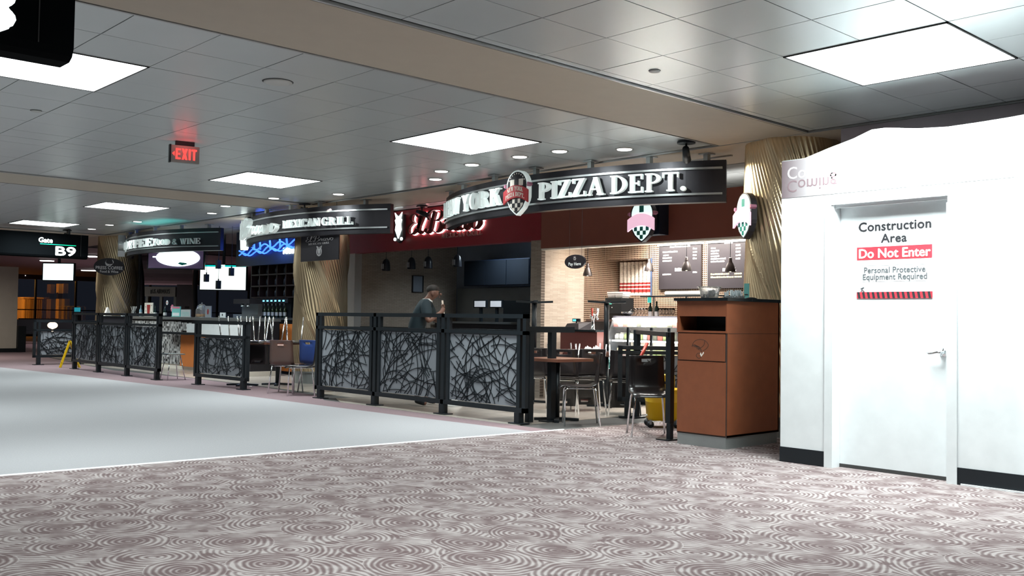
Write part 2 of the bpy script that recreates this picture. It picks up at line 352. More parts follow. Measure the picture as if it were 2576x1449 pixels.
def glyph(c):
    t = .08
    if c == 'I': return stem(.08), .36
    if c == 'N': return stem(.08, t, top=False)+diag(.02, 1, .58, 0, .22)+stem(.74, t, bot=False), .90
    if c == 'E': return stem(.08)+[R_(.2, 0, .7, t), R_(.2, 1-t, .68, 1), R_(.62, 0, .70, .3), R_(.6, .72, .68, 1), R_(.2, .47, .5, .55), R_(.46, .38, .52, .64)], .76
    if c == 'F': return stem(.08)+[R_(.2, 1-t, .68, 1), R_(.6, .7, .68, 1), R_(.2, .47, .5, .55), R_(.46, .38, .52, .64)], .72
    if c == 'W': return diag(.06, 1, .30, 0, .2)+diag(.52, 1, .36, 0, .09)+diag(.46, 1, .70, 0, .2)+diag(.96, 1, .78, 0, .08)+[R_(0, 1-H, .34, 1), R_(.84, 1-H, 1.14, 1), R_(.42, 1-H, .72, 1)], 1.16
    if c == 'Y': return diag(.06, 1, .32, .42, .22)+diag(.72, 1, .46, .42, .09)+stem(.32, top=False, y1=.46)+[R_(0, 1-H, .36, 1), R_(.58, 1-H, .88, 1)], .88
    if c == 'O': return ring(.42, .5, .42, .52, 0, 360, .2, .07, 24), .86
    if c == 'C': return ring(.42, .5, .42, .52, 48, 312, .2, .07, 20)+[R_(.66, .62, .73, 1), R_(.66, .06, .73, .26)], .80
    if c == 'G': return ring(.42, .5, .42, .52, 48, 330, .2, .07, 20)+[R_(.66, .64, .73, 1), R_(.6, 0, .78, .44), R_(.5, .40, .86, .46)], .90
    if c == 'R': return stem(.08)+ring(.28, .74, .44, .26, -90, 90, .2, .07, 12)+[R_(.28, .93, .3, 1)]+diag(.34, .5, .62, 0, .24)+[R_(.56, 0, .94, H)], .92
    if c == 'K': return stem(.08)+diag(.60, 1, .22, .42, .09)+diag(.34, .62, .62, 0, .24)+[R_(.5, 1-H, .82, 1), R_(.56, 0, .94, H)], .92
    if c == 'P': return stem(.08)+ring(.28, .72, .46, .28, -90, 90, .2, .07, 12), .76
    if c == 'Z': return [R_(.04, 1-t, .72, 1), R_(.0, 0, .74, t), R_(.04, .74, .11, 1), R_(.67, 0, .74, .28)]+diag(.48, 1, .0, 0, .25), .78
    if c == 'A': return diag(.38, 1, .08, 0, .08)+diag(.34, 1, .60, 0, .23)+[R_(0, 0, .24, H), R_(.54, 0, .92, H), R_(.2, .30, .62, .37)], .92
    if c == 'D': return stem(.08)+ring(.24, .5, .58, .5, -90, 90, .2, .075, 16), .86
    if c == 'T': return stem(.27, top=False)+[R_(0, 1-t, .74, 1), R_(0, .72, .07, 1), R_(.67, .72, .74, 1)], .76
    if c == 'M': return stem(.08, t, top=False)+diag(.02, 1, .42, 0, .2)+diag(.80, 1, .44, 0, .09)+stem(.80, top=False)+[R_(0, 1-H, .2, 1), R_(.76, 1-H, 1.08, 1)], 1.10
    if c == 'X': return diag(.04, 1, .54, 0, .24)+diag(.64, 1, .08, 0, .09)+[R_(0, 1-H, .34, 1), R_(.54, 1-H, .82, 1), R_(0, 0, .28, H), R_(.48, 0, .86, H)], .86
    if c == 'L': return stem(.08)+[R_(.2, 0, .68, t), R_(.61, 0, .68, .32)], .72
    if c == '&': return ring(.34, .74, .2, .26, -60, 240, .08, .07, 14)+ring(.32, .27, .3, .28, 60, 380, .14, .07, 16)+diag(.2, .66, .62, 0, .16), .86
    if c == '.': return ring(.14, .11, .13, .13, 0, 360, .129, .129, 12), .30
    if c == 'H': return stem(.08)+stem(.56)+[R_(.2, .47, .6, .55)], .86
    return [], .36
def serif(F, s, u0, u1, v0, v1, w0, w1, name, m, parent, each=False, small=None):
    adv = []; x = 0; items = []
    for i, c in enumerate(s):
        g, a = glyph(c); sc = small.get(i, 1) if small else 1
        items.append((g, x, sc)); x += (a+.05)*sc
    k = (u1-u0)/(x-.05); h = v1-v0; mb = MB(); out = []
    for g, x, sc in items:
        if not g: continue
        if each: mb = MB()
        for poly in g: mb.prism(F, [(u0+(x+px*sc)*k, v0+py*h*sc) for px, py in poly], w0, w1)
        if each: out.append(mb.build(name, m, parent))
    if not each: out.append(mb.build(name, m, parent))
    return out
# ---- script lettering: pen strokes
def smooth(P, n=6):
    out = []
    for i in range(len(P)-1):
        p0 = P[max(i-1, 0)]; p1 = P[i]; p2 = P[i+1]; p3 = P[min(i+2, len(P)-1)]
        for j in range(n):
            t = j/n; out.append(tuple(.5*((2*b)+(-a+c)*t+(2*a-5*b+4*c-d)*t*t+(-a+3*b-3*c+d)*t**3) for a, b, c, d in zip(p0, p1, p2, p3)))
    out.append(P[-1]); return out
SCR = [  # E l  B r a v o  (units: cap height 1)
 [(.62, .82), (.50, .98), (.30, .96), (.22, .78), (.34, .60), (.46, .56), (.26, .52), (.06, .34), (.06, .12), (.24, .0), (.46, .10), (.58, .26)],
 [(.66, .28), (.86, .70), (.98, 1.02), (.92, 1.10), (.82, .95), (.72, .50), (.68, .14), (.76, .0), (.90, .14)],
 [(1.62, 1.02), (1.50, .60), (1.38, .14), (1.20, -.02), (1.10, .10), (1.18, .22)],
 [(1.30, .62), (1.22, .86), (1.38, 1.06), (1.70, 1.10), (2.02, .98), (2.02, .72), (1.78, .58), (1.62, .56)],
 [(1.66, .56), (1.94, .50), (2.02, .28), (1.86, .04), (1.60, .0), (1.46, .12)],
 [(2.10, .14), (2.26, .44), (2.30, .56), (2.32, .42), (2.50, .46), (2.42, .20), (2.44, .04), (2.56, .10)],
 [(3.02, .46), (2.86, .50), (2.70, .32), (2.68, .08), (2.80, .0), (2.94, .18), (3.06, .46), (2.98, .16), (3.02, .0), (3.16, .12)],
 [(3.16, .30), (3.28, .48), (3.34, .34), (3.34, .04), (3.42, .0), (3.60, .26), (3.64, .46), (3.54, .50)],
 [(4.02, .46), (3.84, .50), (3.72, .28), (3.74, .04), (3.90, .0), (4.08, .20), (4.08, .42), (3.98, .46), (4.00, .36), (4.20, .40)]]
LET = [[0], [1], [2, 3, 4], [5], [6], [7], [8]]
def script(F, u0, u1, v0, h, w0, w1, name, m, parent, thick=.11):
    k = (u1-u0)/4.2
    for L_ in LET:
        mb = MB()
        for st in (SCR[q] for q in L_):
            P = smooth(st, 5); Q = [(u0+x*k, v0+y*h) for x, y in P]
            for i in range(len(Q)-1):
                a, b = Q[i], Q[i+1]; dx, dy = b[0]-a[0], b[1]-a[1]; L = sqrt(dx*dx+dy*dy) or 1
                wd = h*thick*(.35+.65*abs(dy/L))/2; nx, ny = wd, wd*.35
                mb.prism(F, [(a[0]-nx, a[1]+ny), (b[0]-nx, b[1]+ny), (b[0]+nx, b[1]-ny), (a[0]+nx, a[1]-ny)], w0, w1)
        mb.build(name, m, parent)

# ================================================================ STRUCTURE
# ---- floors
struct(MB().box(-9, -5, -.12, 34, 58, -.02), 'floor', m_joint)
SEAM = lambda x: 7.93-.055*x
struct(MB().hexa([(-9, -5, -.02), (11, -5, -.02), (11, SEAM(11), -.02), (-9, SEAM(-9), -.02), (-9, -5, 0), (11, -5, 0), (11, SEAM(11), 0), (-9, SEAM(-9), 0)]), 'floor', m_carpet)
edge = [(7.35, SEAM(7.35)), (7.2, 9.8), (7.1, 12), (7.02, 14.5), (6.85, 16.5), (6.6, 20), (6.25, 23.5), (6.0, 30), (5.8, 40), (5.8, 58)]
FZ = lambda u, v, w=0: Vector((u, v, w))
mb = MB(); mb.prism(FZ, [(-9, SEAM(-9))]+edge+[(-9, 58)], 0, -.02); struct(mb, 'floor', m_carpet2)
edge2 = [(7.62, SEAM(7.62)), (7.6, 10), (7.62, 12.2), (7.95, 12.9), (8.15, 15), (8.15, 18), (7.9, 21), (8.2, 24), (8.6, 27), (9, 30)]
mb = MB(); mb.prism(FZ, edge+[(34, 58), (34, 30)]+edge2[::-1], 0, -.02); struct(mb, 'floor', m_mauve)
# shop floor with tiles
sf = MB(); sf.prism(FZ, edge2+[(15.5, 30), (15.5, SEAM(11)-3), (11.0, SEAM(11)-3), (11, SEAM(11))], -.006, -.02); sf = struct(sf, 'floor', m_joint)
def inside(x, y):
    if y > 30 or x > 13.2: return False
    E = [e for e in edge2]
    for (xa, ya), (xb, yb) in zip(E, E[1:]):
        if ya <= y <= yb: return x > xa+(xb-xa)*(y-ya)/(yb-ya)
    return False
n = 0; g = .61
import itertools
cells = sorted(((7.62+i*g, SEAM(7.7)+j*g) for i in range(9) for j in range(37)), key=lambda c: c[0]**2+c[1]**2)
rest = MB()
for x, y in cells:
    poly = [(x+.003, y+.003), (x+g-.003, y+.003), (x+g-.003, y+g-.003), (x+.003, y+g-.003)]
    if not all(inside(px, min(py, 29.9)) or py < SEAM(px) for px, py in poly): 
        # trim the tile to the carpet edge
        if not any(inside(px, py) for px, py in poly): continue
        poly = [(px if inside(px, py) else px+.5*g, py) for px, py in poly]
        if not all(inside(px, py) for px, py in poly): continue
    poly = [(px, max(py, SEAM(px)+.01)) for px, py in poly]
    if poly[2][1]-poly[1][1] < .05: continue
    if n < 230: MB().prism(FZ, poly, 0, -.006).build('floor_tile', m_conc, sf)
    else: rest.prism(FZ, poly, 0, -.006)
    n += 1
if rest.v: rest.build('far_floor_tiles', m_conc, sf, kind='stuff')
struct(MB().hexa([(-9, SEAM(-9)-.02, 0), (7.75, SEAM(7.75)-.02, 0), (7.75, SEAM(7.75)+.02, 0), (-9, SEAM(-9)+.02, 0), (-9, SEAM(-9)-.012, .006), (7.75, SEAM(7.75)-.012, .006), (7.75, SEAM(7.75)+.012, .006), (-9, SEAM(-9)+.012, .006)]), 'trim_1', m_white)
struct(MB().bar((7.75, SEAM(7.75), .003), (11, SEAM(11), .003), .02, .006), 'trim_2', m_alu)

# ---- ceiling
ce = struct(MB().box(-9, -5, CEIL+.012, 34, 58, CEIL+.15), 'ceiling', m_joint)
panels = []
def bay(xs, ys, zone):
    for a, b in zip(xs, xs[1:]):
        for c, d in zip(ys, ys[1:]):
            mx, my = (a+b)/2, (c+d)/2
            if any(t[0]-.05 < mx < t[1]+.05 and t[2]-.05 < my < t[3]+.05 for t in TROFF+TROFF_HID): continue
            panels.append((a, b, c, d))
xs1 = [.63+.635*i for i in range(14)]+[9.0]; xs1 = [x for x in xs1 if x < 8.95]+[9.0]
xs1 = [-.645, -.01]+xs1; xs1 = [x if abs(x-6.345) > .03 else 6.36 for x in xs1]; xs1 = [x if abs(x-7.615) > .05 else 7.58 for x in xs1]
bay(xs1, [.84, 1.46, 2.08, 2.70, 3.31, 3.92, 4.54, 5.16, 5.24], 1)
xs2 = [-.6, .0, .62, 1.25, 1.87, 2.49, 3.11, 3.78, 4.43, 5.08, 5.73, 6.37, 6.97, 7.57, 8.2, 8.83, 9.0]
bay(xs2, [6.42, 7.05, 7.71, 8.33, 8.94, 9.57, 10.2, 10.83, 11.46, 11.9, 12.30, 12.9, 13.51, 14.2, 14.92], 2)
bay([-.6, 0, .62, 1.25, 1.87, 2.49, 3.11, 3.78, 4.43, 5.08, 5.73, 6.38, 6.98, 7.58, 8.2, 8.83, 9.0], [16.22, 16.9, 17.56, 18.13, 18.70, 19.3, 19.95, 20.6, 21.2, 21.8, 22.40, 22.96, 23.52, 24.1, 24.75], 3)
# strip behind the beige soffit, above the shop fronts
bay([10.24, 10.85, 11.46, 12.07, 12.68, 13.3], [2.5+.61*i for i in range(38)], 4)
panels.sort(key=lambda p: ((p[0]+p[1])/2)**2+((p[2]+p[3])/2)**2 + (400 if p[0] > 10 else 0))
prest = MB(); cache = {}
for i, (a, b, c, d) in enumerate(panels):
    if i < 290:
        mbp = MB(); e = .004; z = CEIL+random.uniform(-.0008, .0008)
        mbp.hexa([(a+e, c+e, z+.001), (b-e, c+e, z+.001), (b-e, d-e, z+.001), (a+e, d-e, z+.001), (a+e, c+e, CEIL+.012), (b-e, c+e, CEIL+.012), (b-e, d-e, CEIL+.012), (a+e, d-e, CEIL+.012)])
        mbp.v[:4] = [(a+e, c+e, z), (b-e, c+e, z), (b-e, d-e, z), (a+e, d-e, z)]
        mbp.build('ceiling_panel', m_ceil, ce)
    else: prest.box(a+.004, c+.004, CEIL, b-.004, d-.004, CEIL+.012)
prest.build('far_ceiling_panels', m_ceil, ce, kind='stuff')
# beige drywall beams and soffit, with dark reveals and a metal bead along each side
def soffit(x0, y0, x1, y1, k):
    s = struct(MB().box(x0, y0, CEIL-.012, x1, y1, CEIL+.012), 'trim_%d' % k, m_beige); return s
tk = 3
for (x0, y0, x1, y1) in ((-9, 5.30, 9.03, 6.36), (-9, 14.99, 9.03, 16.14), (-9, 24.85, 9.03, 26.0), (9.06, 2.3, 10.18, 30)):
    s = soffit(x0, y0, x1, y1, tk); tk += 1
    if x0 < 0:
        for yy in (y0-.03, y1+.03): MB().box(x0, yy-.012, CEIL-.016, x1-.03, yy+.012, CEIL+.004).build('edge_bead', m_trimmetal, s)
    else:
        for xx in (x0-.018, x1+.03): MB().box(xx-.01, y0, CEIL-.016, xx+.01, y1, CEIL+.004).build('edge_bead', m_trimmetal, s)
# far hall ceiling
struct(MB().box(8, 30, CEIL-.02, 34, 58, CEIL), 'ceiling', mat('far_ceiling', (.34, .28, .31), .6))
# troffers and can lights
for k, (a, b, c, d) in enumerate(TROFF):
    nm = ['bright square ceiling light above the white construction door', 'square ceiling light in front of the pizza sign', 'square ceiling light in front of the mexican grill sign',
          'square ceiling light in front of the coffee sign', 'farthest square ceiling light, just before the gate sign', 'square ceiling light partly hidden by the near gate sign at top left'][k]
    t = thing('ceiling_light', nm, 'light', ((a+b)/2, (c+d)/2, CEIL), 0, 'square ceiling lights')
    MB().box(a+.01, c+.01, CEIL-.004, b-.01, d-.01, CEIL+.006).build('diffuser', m_diff, t)
    fr = MB()
    for q in ((a, c, b, c+.012), (a, d-.012, b, d), (a, c, a+.012, d), (b-.012, c, b, d)): fr.box(q[0], q[1], CEIL-.008, q[2], q[3], CEIL+.012)
    fr.build('frame', m_joint, t)
canlab = ['second nearest round downlight before the pizza sign', 'nearest but one downlight, beside track line', 'nearest large round downlight, right of the row over the pizza sign', 'round downlight left of the big square light corner',
 'upper of the two close downlights left of the pizza sign', 'lower of the two close downlights left of the pizza sign', 'single downlight above the mexican grill sign right end', 'downlight above the script word of the mexican grill sign',
 'downlight above and left of the mexican grill sign', 'downlight between mexican grill and coffee signs', 'downlight above the coffee sign', 'downlight left of the coffee sign above the third column', 'farthest downlight near the camera pod on the ceiling']
for (x, y), lb in zip(CANS, canlab):
    t = thing('downlight', lb, 'light', (x, y, CEIL), 0, 'round downlights along the shop fronts')
    MB().lathe([(.085, -.002), (.085, .008)], (x, y, CEIL-.008), 20).build('lens', m_can, t)
    MB().lathe([(.086, 0), (.105, -.006), (.11, 0), (.11, .01)], (x, y, CEIL-.004), 24, cap=False).build('trim_ring', m_trimmetal, t, True)
for (x, y, r, lb) in ((6.01, 4.86, .045, 'small round white sprinkler cover near the pizza sign side of the ceiling'), (4.09, 7.39, .12, 'large round speaker disc in the ceiling panels'), (3.0, 10.2, .05, 'small round sprinkler cover left of the exit sign'), (2.6, 12.9, .12, 'round speaker disc near the left edge before the far beam')):
    t = thing('ceiling_disc', lb, 'ceiling fitting', (x, y, CEIL))
    MB().lathe([(r*.8, -.014), (r, -.008), (r, 0)], (x, y, CEIL), 24).build('cover', mat('disc_white', (.5, .5, .48), .5), t, True)
    MB().lathe([(r*1.0, -.004), (r*1.1, 0)], (x, y, CEIL), 24, cap=False).build('rim', m_joint, t, True)

# ---- outer walls
struct(MB().box(-9.2, -5, 0, -9, 58, CEIL), 'wall_left', m_beigewall)
struct(MB().box(-9, -5.2, 0, 11, -5, CEIL), 'wall_rear', m_beigewall)
wf = struct(MB().box(4.2, 32, .12, 9.06, 33.2, CEIL-.6), 'wall_far_pier', m_beigewall)
struct(MB().box(4.2, 31.99, 0, 9.08, 33.21, .12), 'baseboard_far', m_black)
MB().box(9.07, 31.9, 0, 9.3, 33.0, .8).build('bin_beside_pier', m_black)
tag(bpy.data.objects['bin_beside_pier'], 'low black bin standing at the end of the beige wall', 'bin')
bpy.data.objects['bin_beside_pier'].name = 'waste_bin'

# ---- construction wall (plane x = 7.55)
XW = 7.55
XL = XW+.115; YR, YL = 3.205, 4.165
w = MB(); w.box(XW, YL, .13, XW+.16, 4.66, 2.64); w.box(XW, 2.60, .13, XW+.16, YR, 2.64); w.box(XW, YR, 2.215, XW+.16, YL, 2.64)
wr = struct(w, 'wall_right', m_whitewall)
struct(MB().box(XW+.16, 4.56, .0, 9.0, 4.66, 2.64), 'wall_return', m_whitewall)
struct(MB().box(XW-.006, 4.235, 0, XW+.16, 4.663, .13), 'baseboard_right', m_black)
struct(MB().box(XW-.006, 2.60, 0, XW+.16, 3.13, .13), 'baseboard_right', m_black)
struct(MB().box(XW-.02, 2.60, 0, XW-.007, 3.10, .012), 'trim_8', m_white)
dr = bpy.data.objects.new('door_1', None); COL.objects.link(dr); dr['kind'] = 'structure'; dr.location = (XW, 3.68, 0)
MB().box(XL, YR+.005, .03, XL+.045, YL-.005, 2.213).build('leaf', mat('door_white', (.82, .86, .88), .45), dr)
MB().box(XW-.014, YL-.004, 0, XW+.155, 4.235, 2.16).build('jamb', m_white, dr)
MB().box(XW-.014, 3.13, 0, XW+.155, YR+.004, 2.16).build('jamb', m_white, dr)
j = MB(); j.box(XW-.010, YR, 2.215, XW+.005, YL+.01, 2.235); j.box(XW+.03, YR, 2.19, XW+.05, YL, 2.215); j.build('head_moulding', m_white, dr)
MB().box(XL-.003, YR, .0, XL+.05, YL, .03).build('threshold_gap', m_joint, dr)
fx = FX(XL, 0, 0)
def U(y): return -y
def dp(px, py): q = at(px, py, X=XL); return -q.y, q.z
def door_text(sx, px0, px1, py0, py1, m, bold, cap=1.0, w0=0, sp=1.0):
    (ua, va), (ua_, vb), (ub, v_) = dp(px0, py1), dp(px0, py0), dp(px1, py0)
    text(MB(), sx, fx, (ua+ub)/2, va, width=ub-ua, height=(vb-va)*cap, w0=w0, w1=w0+.002, bold=bold, spacing=sp).build('lettering', m, dr)
door_text('Construction', 2161, 2342, 561, 583, m_print_black, .0025, sp=1.05)
door_text('Area', 2217, 2281, 589, 610, m_print_black, .0025, sp=1.05)
(ua, va), (_, vb), (ub, _) = dp(2156, 655), dp(2156, 623), dp(2345, 617); MB().prism(fx, R_(ua, va, ub, vb), 0, .002).build('warning_band', m_print_red, dr)
door_text('Do Not Enter', 2162, 2341, 628, 650, m_cream, .0028, w0=.002)
door_text('Personal Protective', 2174, 2328, 673, 687, m_print_grey, .0008)
door_text('Equipment Required', 2171, 2332, 690, 704, m_print_grey, .0008)
(ua, va), (_, vb), (ub, _) = dp(2168, 709), dp(2168, 669), dp(2331, 668)
b_ = MB()
for q in (R_(ua, va, ub, va+.003), R_(ua, vb, ub, vb+.003), R_(ua, va, ua+.003, vb)): b_.prism(fx, q, 0, .0015)
b_.build('notice_outline', m_print_lgrey, dr)
(ua, va), (_, vb), (ub, _) = dp(2156, 751), dp(2156, 735), dp(2346, 735); MB().prism(fx, R_(ua, va, ub, vb), 0, .006).build('striped_bar', m_print_red, dr)
st = MB(); pitch = (ub-ua)/15
for i in range(15):
    u = ua+i*pitch; st.prism(fx, [(u+pitch*.35, va), (u+pitch*.85, va), (u+pitch*.6, vb), (u+pitch*.1, vb)], .006, .007)
st.build('stripes', m_print_black, dr)
cu, cv = dp(2168, 731)
st = MB(); st.prism(fx, [(cu-.015, cv-.02), (cu-.008, cv-.022), (cu+.012, cv+.018), (cu+.005, cv+.02)], 0, .002); st.prism(fx, [(cu-.012, cv+.018), (cu-.008, cv+.008), (cu+.022, cv+.02), (cu+.018, cv+.03)], 0, .002)
st.prism(fx, [(cu, cv), (cu+.012, cv+.005), (cu+.035, cv-.02), (cu+.028, cv-.024)], 0, .002); st.build('digger_symbol', m_print_grey, dr)
hq = at(2373, 887, X=XL-.02); hy, hz = hq.y, hq.z
hd = MB(); hd.tube([(XL, hy, hz), (XL-.012, hy, hz)], .034, 20); hd.tube([(XL-.012, hy, hz), (XL-.055, hy, hz)], .014, 12)
hd.tube([(XL-.05, hy-.005, hz), (XL-.055, hy+.03, hz+.002), (XL-.055, hy+.07, hz-.008), (XL-.052, hy+.10, hz-.012), (XL-.05, hy+.115, hz-.004)], [.012, .011, .009, .008, .006], 10)
hd.build('door_handle', m_chrome, dr, True)
MB().box(XL-.003, YR+.001, hz-.04, XL, YR+.012, hz+.04).build('latch_plate', m_alu, dr)
# banner
bn = thing('wall_banner', 'mauve printed banner strip reading Coming along top of white wall', 'banner', (XW, 4.0, 2.3))
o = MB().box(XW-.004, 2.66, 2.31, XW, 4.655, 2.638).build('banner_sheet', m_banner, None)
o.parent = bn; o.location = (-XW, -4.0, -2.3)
fb = FX(XW-.004, 0, 0)
text(MB(), 'Coming', fb, U(4.60), 2.475, size=.15, w1=.001, center=False).build('lettering', m_white, bn)
text(MB(), 'Coming', fb, U(4.60), 2.46, size=.15, w1=.001, center=False, flip=True).build('mirrored_lettering', mat('print_mauve', (.24, .17, .19), .5), bn)
# plastic sheeting up to the ceiling
top = [(4.66, 2.64, 0), (4.45, 2.645, .02), (4.25, 2.72, .05), (4.05, 2.78, .06), (3.88, 2.835, .07), (3.75, 2.83, .07), (3.49, 2.79, .06), (3.25, 2.77, .05), (3.03, 2.765, .05), (2.8, 2.775, .05), (2.60, 2.79, .05), (2.4, 2.81, .05)]
sh = MB(); vs = []; K = 9
for i, (y, z, dx) in enumerate(top):
    for k in range(K):
        t = k/(K-1); vs.append((XW+.02+dx*t*1.2+.02*sin(y*9+t*3)*t, y, 2.643+(max(z, 2.65)-2.643)*t))
fs = [(i*K+k, (i+1)*K+k, (i+1)*K+k+1, i*K+k+1) for i in range(len(top)-1) for k in range(K-1)]
sh.add(vs, fs); o = sh.build('plastic_sheet', m_plastic, None, True); tag(o, 'white plastic sheeting draped along top of construction wall', 'sheeting')
md = o.modifiers.new('s', 'SOLIDIFY'); md.thickness = .003
# dark tarpaulin behind it, from the soffit down
struct(MB().box(9.03, 2.3, 2.3, 9.10, 4.9, CEIL-.02), 'wall_behind_hoarding', mat('soffit_mauve', (.34, .29, .31), .8))
# end post at right edge of picture
struct(MB().box(XW+.02, -5, 0, XW+.16, 2.50, 2.64), 'wall_hoarding', m_whitewall)
struct(MB().box(XW+.012, -5, 0, XW+.02, 2.50, .13), 'baseboard_right', m_black)
struct(MB().box(9.03, -5, 2.3, 9.10, 2.3, CEIL-.02), 'wall_behind_hoarding', mat('soffit_mauve', (.34, .29, .31), .8))
struct(MB().box(XW-.10, 2.50, 0, XW+.12, 2.60, 2.5), 'wall_end_post', mat('light_grey_paint', (.6, .62, .63), .6))

def bricks(name, axis, bw, bh, mo, c1, c2, cm, rough=.5, bump=.4, off=.5, ms=.1):
    m = bpy.data.materials.new(name); m.use_nodes = True; nt = m.node_tree; N = nt.nodes; L = nt.links; b = N['Principled BSDF']
    tc = N.new('ShaderNodeTexCoord'); sx = N.new('ShaderNodeSeparateXYZ'); cx = N.new('ShaderNodeCombineXYZ')
    L.new(tc.outputs['Object'], sx.inputs[0]); L.new(sx.outputs[axis], cx.inputs[0]); L.new(sx.outputs['Z'], cx.inputs[1])
    br = N.new('ShaderNodeTexBrick'); L.new(cx.outputs[0], br.inputs['Vector']); br.offset = off
    br.inputs['Scale'].default_value = 1; br.inputs['Brick Width'].default_value = bw; br.inputs['Row Height'].default_value = bh
    br.inputs['Mortar Size'].default_value = mo; br.inputs['Mortar Smooth'].default_value = ms; br.inputs['Bias'].default_value = 0
    br.inputs['Color1'].default_value = (*c1, 1); br.inputs['Color2'].default_value = (*c2, 1); br.inputs['Mortar'].default_value = (*cm, 1)
    L.new(br.outputs['Color'], b.inputs['Base Color']); b.inputs['Roughness'].default_value = rough
    bp = N.new('ShaderNodeBump'); bp.inputs['Strength'].default_value = bump; bp.invert = True; bp.inputs['Distance'].default_value = .01
    L.new(br.outputs['Fac'], bp.inputs['Height']); L.new(bp.outputs[0], b.inputs['Normal']); return m
m_mosX = bricks('mosaic_across', 'X', .032, .032, .005, (.05, .026, .018), (.10, .05, .03), (.55, .42, .32), .25, .2, 0)
m_mosY = bricks('mosaic_along', 'Y', .032, .032, .005, (.05, .026, .018), (.10, .05, .03), (.55, .42, .32), .25, .2, 0)
m_bwmos = bricks('black_white_mosaic', 'Y', .05, .05, .0, (.01, .01, .01), (.7, .7, .7), (.3, .3, .3), .25, 0, 0)
m_stX = bricks('ledgestone_across_lit', 'X', .17, .022, .0012, (.82, .73, .63), (.70, .60, .50), (.45, .37, .30), .85, .5, .37)
m_stY = bricks('ledgestone_along_shaded', 'Y', .15, .022, .0016, (.36, .31, .26), (.27, .23, .20), (.16, .13, .11), .85, .5, .37)  # same stone as above, darkened in colour for the unlit end face
m_tanX = bricks('tan_brick_across', 'X', .12, .03, .002, (.40, .32, .25), (.34, .27, .21), (.15, .12, .1), .85, .4)

# ---- columns clad in wavy champagne metal
def column(cx, cy, label):
    t = thing('column', label, 'column', (cx, cy, 0), 0, 'round metal-clad columns')
    NA, NZ = 300, 260; R = .475; z0 = .22; vs = []; fs = []
    for j in range(NZ+1):
        z = z0+(CEIL-.012-z0)*j/NZ
        for i in range(NA):
            th = 2*pi*i/NA; a = th
            P = z*.66+a*4/(2*pi)+.10*sin(2.1*z+a)      # broad diagonal folds
            f = P % 1; fold = (1-f)**1.5 if f > .12 else f/.12
            q = a*3.036/(2*pi)+.30*z+.035*sin(2*pi*P)
            rr = R+.040*fold+.0055*sin(2*pi*q/.044)
            vs.append((cx+rr*cos(th), cy+rr*sin(th), z))
    for j in range(NZ):
        for i in range(NA): fs.append((j*NA+i, j*NA+(i+1) % NA, (j+1)*NA+(i+1) % NA, (j+1)*NA+i))
    mb = MB(); mb.add(vs, fs); mb.build('metal_cladding', m_gold, t, True)
    MB().lathe([(.45, 0), (.45, .2), (.49, .2), (.49, .222)], (cx, cy, 0), 48).build('plinth', m_grey, t)
    MB().lathe([(.47, 0), (.47, .03)], (cx, cy, CEIL-.05), 48).build('collar', m_beige, t)
column(9.50, 5.75, 'gold wavy metal column nearest, behind the wooden waste cabinet')
column(9.62, 15.6, 'gold wavy metal column behind the small black mexican grill banner')
column(9.53, 25.3, 'farthest gold wavy metal column, behind the oval coffee sign')

